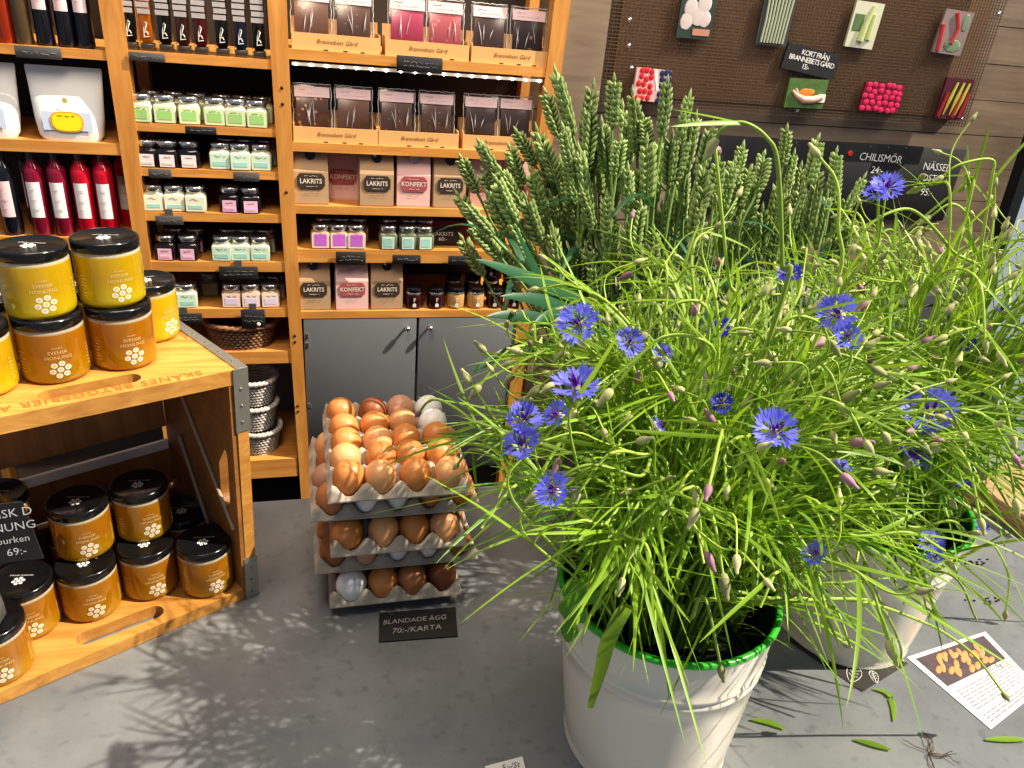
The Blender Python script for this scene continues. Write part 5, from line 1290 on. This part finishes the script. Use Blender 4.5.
# ---------------------------------------------------------------- cornflowers
def bloom_meshes(seed):
    q=random.Random(seed); pet=MB(); core=MB(); cal=MB(); R=.02
    n=10
    for i in range(n):
        a=2*PI*i/n+q.uniform(-.15,.15); d=Vector((math.cos(a),math.sin(a),0)); up=Vector((0,0,1)); el_=q.uniform(.1,.55)
        ax=(d*math.cos(el_)+up*math.sin(el_)).normalized(); sd=d.cross(up).normalized(); nn=sd.cross(ax)
        o=d*.002; m=R*.5
        v=[o,o+ax*m-sd*.0022,o+ax*m+sd*.0022]; f=[(0,1,2)]
        for k in range(5):
            b=(k-2)*.42; dd=(ax*math.cos(b)+sd*math.sin(b)+nn*q.uniform(-.15,.25)).normalized(); ln=R*q.uniform(.5,.68)
            b0=o+ax*m+sd*(k-2.5)*.0012; b1=o+ax*m+sd*(k-1.5)*.0012; tip=o+ax*m+dd*ln; w=sd*.0017
            i0=len(v); mid=o+ax*m+dd*ln*.55; v+=[b0,b1,mid-w,mid+w,tip]; f+=[(i0,i0+1,i0+3,i0+2),(i0+2,i0+3,i0+4)]
        pet.add(v,f,0,False)
    for i in range(14):
        a=q.uniform(0,6.28); t=q.uniform(0,.006); p=Vector((t*math.cos(a),t*math.sin(a),.002)); e=p*1.6+Vector((0,0,q.uniform(.007,.011)))
        core.tube([p,(p+e)/2,e],[.0007,.0008,.0003],4)
    cal.lathe([(.0012,-.013),(.0040,-.011),(.0052,-.007),(.0046,-.002),(.0034,.001)],10)
    for k in range(12):
        a=k*2.4; z=-.011+.0008*k; cal.ellip((.0042*math.cos(a),.0042*math.sin(a),z),(.0018,.0018,.0026),5,4)
    return pet.mesh('petals',petal_blue),core.mesh('purple_florets',petal_core),cal.mesh('calyx',bud_tan)
BL=[bloom_meshes(s) for s in range(4)]
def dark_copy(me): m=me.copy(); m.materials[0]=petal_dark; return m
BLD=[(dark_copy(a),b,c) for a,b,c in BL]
def bud_mesh(m,tipm,name):
    mb=MB(); mb.lathe([(.0012,-.009),(.0032,-.0075),(.0044,-.0035),(.0042,.001),(.0029,.005),(.0019,.0075),(.0021,.0095),(.0012,.0115)],9)
    for k in range(0):
        a=k*2.4; z=-.006+.0008*k; rr=.0046*math.sqrt(max(.1,1-((z+.001)/.011)**2)); mb.ellip((rr*math.cos(a),rr*math.sin(a),z),(.0016,.0016,.0026),5,4)
    me=mb.mesh(name,m); return me
BUD=bud_mesh(bud_tan,None,'bud'); BUDP=bud_mesh(bud_purple,None,'bud')
UP=Vector((0,0,1))
def stalk(pts,kind,label,cat,group,q,r0=.0019,r1=.0010,nleaf=5,bscale=1.0,leafmat=None,dark=False,facing=None,lw=1.0,side_buds=0,into=None):
    base=Vector(pts[0]) if into is None else Vector((0,0,0)); P=catmull([Vector(p)-base for p in pts],6); n=len(P)
    r=empty('cornflower_stalk',base,0,label,cat,group) if into is None else None
    mb=MB() if into is None else into; mb.tube(P,[r0+(r1-r0)*i/(n-1) for i in range(n)],5)
    tips=[(P[-1],(P[-1]-P[-2]).normalized())]
    for _ in range(side_buds):
        i=q.randint(int(n*.6),n-4); a=q.uniform(0,6.28); d=Vector((math.cos(a),math.sin(a),q.uniform(.4,1.3))).normalized(); ln=q.uniform(.03,.075)
        t0=(P[i+1]-P[i]).normalized(); e=P[i]+(t0*.5+d*.6)*ln; e2=e+(d+Vector((0,0,q.uniform(-1,.4)))).normalized()*ln*.45
        B_=catmull([P[i],(P[i]+e)/2+t0*ln*.12,e,e2],4); mb.tube(B_,[.0010]*len(B_),4); tips.append((B_[-1],(B_[-1]-B_[-2]).normalized()))
    if into is None: mb.build('stem',stem_green,r)
    for i,(p,d) in enumerate(tips if into is None else []):
        if i==0 and kind=='bloom':
            f=facing or d; M=zframe(f,p+Vector(f)*.012*bscale,q.uniform(0,6))@Matrix.Scale(bscale,4)
            for me,nm in zip((BLD if dark else BL)[q.randrange(4)],('petals','purple_florets','calyx')):
                o=bpy.data.objects.new(nm,me); COL.objects.link(o); o.parent=r; o.matrix_local=M
        elif i>0 or kind!='leafy':
            me=BUDP if (kind=='purple' and i==0) or q.random()<.10 else BUD
            o=bpy.data.objects.new('bud',me); COL.objects.link(o); o.parent=r; s=q.uniform(.75,1.1)*(1.05 if i==0 else .8); o.matrix_local=zframe(d,p+d*.007*s,0)@Matrix.Scale(s,4)
    if nleaf:
        lm=MB() if into is None else into; mi=0 if into is None else (2 if leafmat is leaf_deep else 1)
        for _ in range(nleaf):
            i=q.randint(int(n*.22),int(n*.8)); st=P[i]; t0=(P[i+1]-P[i]).normalized(); a=q.uniform(0,6.28)
            d=Vector((math.cos(a),math.sin(a),0)); ln=q.uniform(.06,.15); k=q.uniform(.15,.7); g=q.uniform(.05,.6)
            st0=t0*q.uniform(.5,1.0)+d*k; st0.normalize()
            lp=[st+st0*ln*t-UP*ln*g*.55*t*t+d*ln*.12*t*t for t in (j/7 for j in range(8))]
            w=q.uniform(.0028,.0052)*lw
            sdv=d.cross(UP)+UP*q.uniform(-.6,.6)
            lm.ribbon(lp,[w*(math.sin(PI*(.2+.8*t))**.5)*(1-.35*t)+.0003 for t in (j/7 for j in range(8))],sdv,mi,fold=.25)
        if into is None: lm.build('leaves',leafmat or leaf_lime,r)
    return r
def root_of(bk,q,tgt=None):
    a=q.uniform(0,6.28); t=math.sqrt(q.random())*.06
    b=Vector((bk[0][0]+t*math.cos(a),bk[0][1]+t*math.sin(a),CT+.03))
    if tgt is not None:
        d=Vector((tgt[0]-bk[1][0],tgt[1]-bk[1][1],0)); 
        dl=d.length; d=d/dl if dl>1e-4 else d
        b=Vector((bk[0][0]+d.x*min(.05,dl*.25)+q.uniform(-.02,.02),bk[0][1]+d.y*min(.05,dl*.25)+q.uniform(-.02,.02),CT+.03))
        rp=Vector((bk[1][0]+d.x*min(.105,dl*.45),bk[1][1]+d.y*min(.105,dl*.45),CT+.245))
    else: rp=b+Vector((0,0,.2))
    return b,rp
q=random.Random(77)
BKT={'F':BF,'R':BR}
for b,kind,pts,label in D['K']:
    r0,rp=root_of(BKT[b],q,pts[0])
    P=[r0,rp]+[Vector(p) for p in pts] if (Vector(pts[0])-rp).length>.04 else [r0]+[Vector(p) for p in pts]
    stalk(P,kind,label,'flower',None,q,nleaf=2,r0=.0026,r1=.0015,bscale=1,side_buds=0)
camp=Vector((0,0,1.66))
for b,p,rad,label in D['B']:
    p=Vector(p); r0,rp=root_of(BKT[b],q,p); low=p-Vector((0,0,.06))+Vector((q.uniform(-.02,.02),q.uniform(0,.03),0))
    dark='deep' in label or 'dark' in label or 'shade' in label  # blooms in shade also get the deep petals, shade put into the colour
    toc=(camp-p).normalized(); f=(toc*q.uniform(.3,.9)+UP*q.uniform(.3,.8)+Vector((q.uniform(-.6,.6),q.uniform(-.3,.3),0))).normalized()
    if 'from its side' in label: f=Vector((-.6,-.3,.5)).normalized()
    pe=p-f*.016*rad/.02
    stalk([r0,rp,low,pe],'bloom',label,'flower',None,q,nleaf=4,bscale=rad/.02*.95,dark=dark,facing=f,side_buds=0)
def rand_stalk(b,q,ctr,rx,ry,ztop,zedge,kindw,amin=0,amax=2*PI,rho=None,group=None,label=None,nl=6,leafmat=None,free=False,into=None):
    bk=BKT[b]
    a=q.uniform(amin,amax); t=math.sqrt(q.random()) if rho is None else q.uniform(*rho)
    x=ctr[0]+rx*t*math.cos(a); y=ctr[1]+ry*t*math.sin(a); zt=CT+zedge+(ztop-zedge)*(1-t**2.2)*q.uniform(.72,1.05)+q.uniform(-.05,.03)
    rad=math.hypot(x-bk[1][0],y-bk[1][1]); zt=zt if free else max(zt,CT+.20+1.25*rad)
    tip=Vector((x,y,zt)); r0,rp=root_of(bk,q,tip)
    d=Vector((x-bk[1][0],y-bk[1][1],0)); d=d.normalized() if d.length>1e-3 else Vector((1,0,0))
    mid=rp.lerp(tip,.55)+Vector((0,0,.035+.05*t))+d*-.01+Vector((q.uniform(-.02,.02),q.uniform(-.02,.02),0))
    P=[r0,rp,mid,tip]
    if q.random()<.62:
        sw=q.uniform(-1.1,1.1); dd=Vector((d.x*math.cos(sw)-d.y*math.sin(sw),d.x*math.sin(sw)+d.y*math.cos(sw),0)); s=q.uniform(.025,.06)
        P+= [tip+dd*s+UP*s*.25,tip+dd*s*1.75-UP*s*q.uniform(.0,.8)]
    kind=q.choices(('bud','purple','leafy'),kindw)[0]
    stalk(P,kind,label,'flower',group,q,nleaf=nl,side_buds=q.choice((0,1,1,2)) if kind!='leafy' else 0,leafmat=leafmat,r0=.0025,r1=.0014,into=into)
LF='slender cornflower stalk with closed buds and narrow leaves in the front bucket'; LR='slender cornflower stalk with closed buds and narrow leaves in the second bucket'
LFl='leafy cornflower shoot without a bud, low in the front bucket'; LRl='leafy cornflower shoot without a bud, low in the second bucket'
SH=MB()
for k in range(122): rand_stalk('F',q,(.435,.665),.23,.20,.60,.42,(14,1,0),group='budded cornflower stalks in the front bucket',label=LF,nl=8)
for k in range(80): rand_stalk('F',q,(.41,.635),.20,.17,.46,.27,(0,0,1),nl=12,leafmat=leaf_lime if k%3 else leaf_deep,into=SH)
for k in range(95): rand_stalk('R',q,(.85,.80),.22,.19,.66,.44,(14,1,0),group='budded cornflower stalks in the second bucket',label=LR,nl=8)
for k in range(34): rand_stalk('F',q,(.62,.63),.13,.09,.40,.25,(6,1,6),group='stalks leaning over between the two buckets',label='cornflower stalk leaning right from the front bucket toward the second bucket',nl=7,free=True)
for k in range(55): rand_stalk('R',q,(.82,.78),.18,.16,.48,.29,(0,0,1),nl=12,leafmat=leaf_lime if k%3 else leaf_deep,into=SH)
tag(SH.build('cornflower_shoots',[stem_green,leaf_lime,leaf_deep]),'dense tangle of low leafy cornflower shoots filling both flower buckets','foliage',kind='stuff')
# a broad pale blade hanging over the rim of the front bucket, and a jagged dark leaf
pts=catmull([(.320,.53,1.12),(.286,.505,1.150),(.268,.495,1.122),(.262,.488,1.091),(.254,.480,1.050)],4); n=len(pts)
tag(MB().ribbon(pts,[.004+.011*math.sin(PI*(.1+.85*i/(n-1))) for i in range(n)],Vector((1,-.3,0)),fold=.2).build('hanging_blade',leaf_lime),'broad pale green blade hanging down over the front bucket','leaf')
mb=MB(); cpts=catmull([(.300,.575,1.135),(.262,.54,1.160),(.240,.52,1.142),(.232,.508,1.112)],5); n=len(cpts); w=[]
for i in range(n): w.append((.036 if i%3 else .016)*math.sin(PI*(.12+.82*i/(n-1)))+.001)
tag(mb.ribbon(cpts,w,Vector((.8,-.5,.2)),fold=.15).build('jagged_leaf',leaf_deep),'dark jagged leaf hanging over the left rim of the front bucket','leaf')
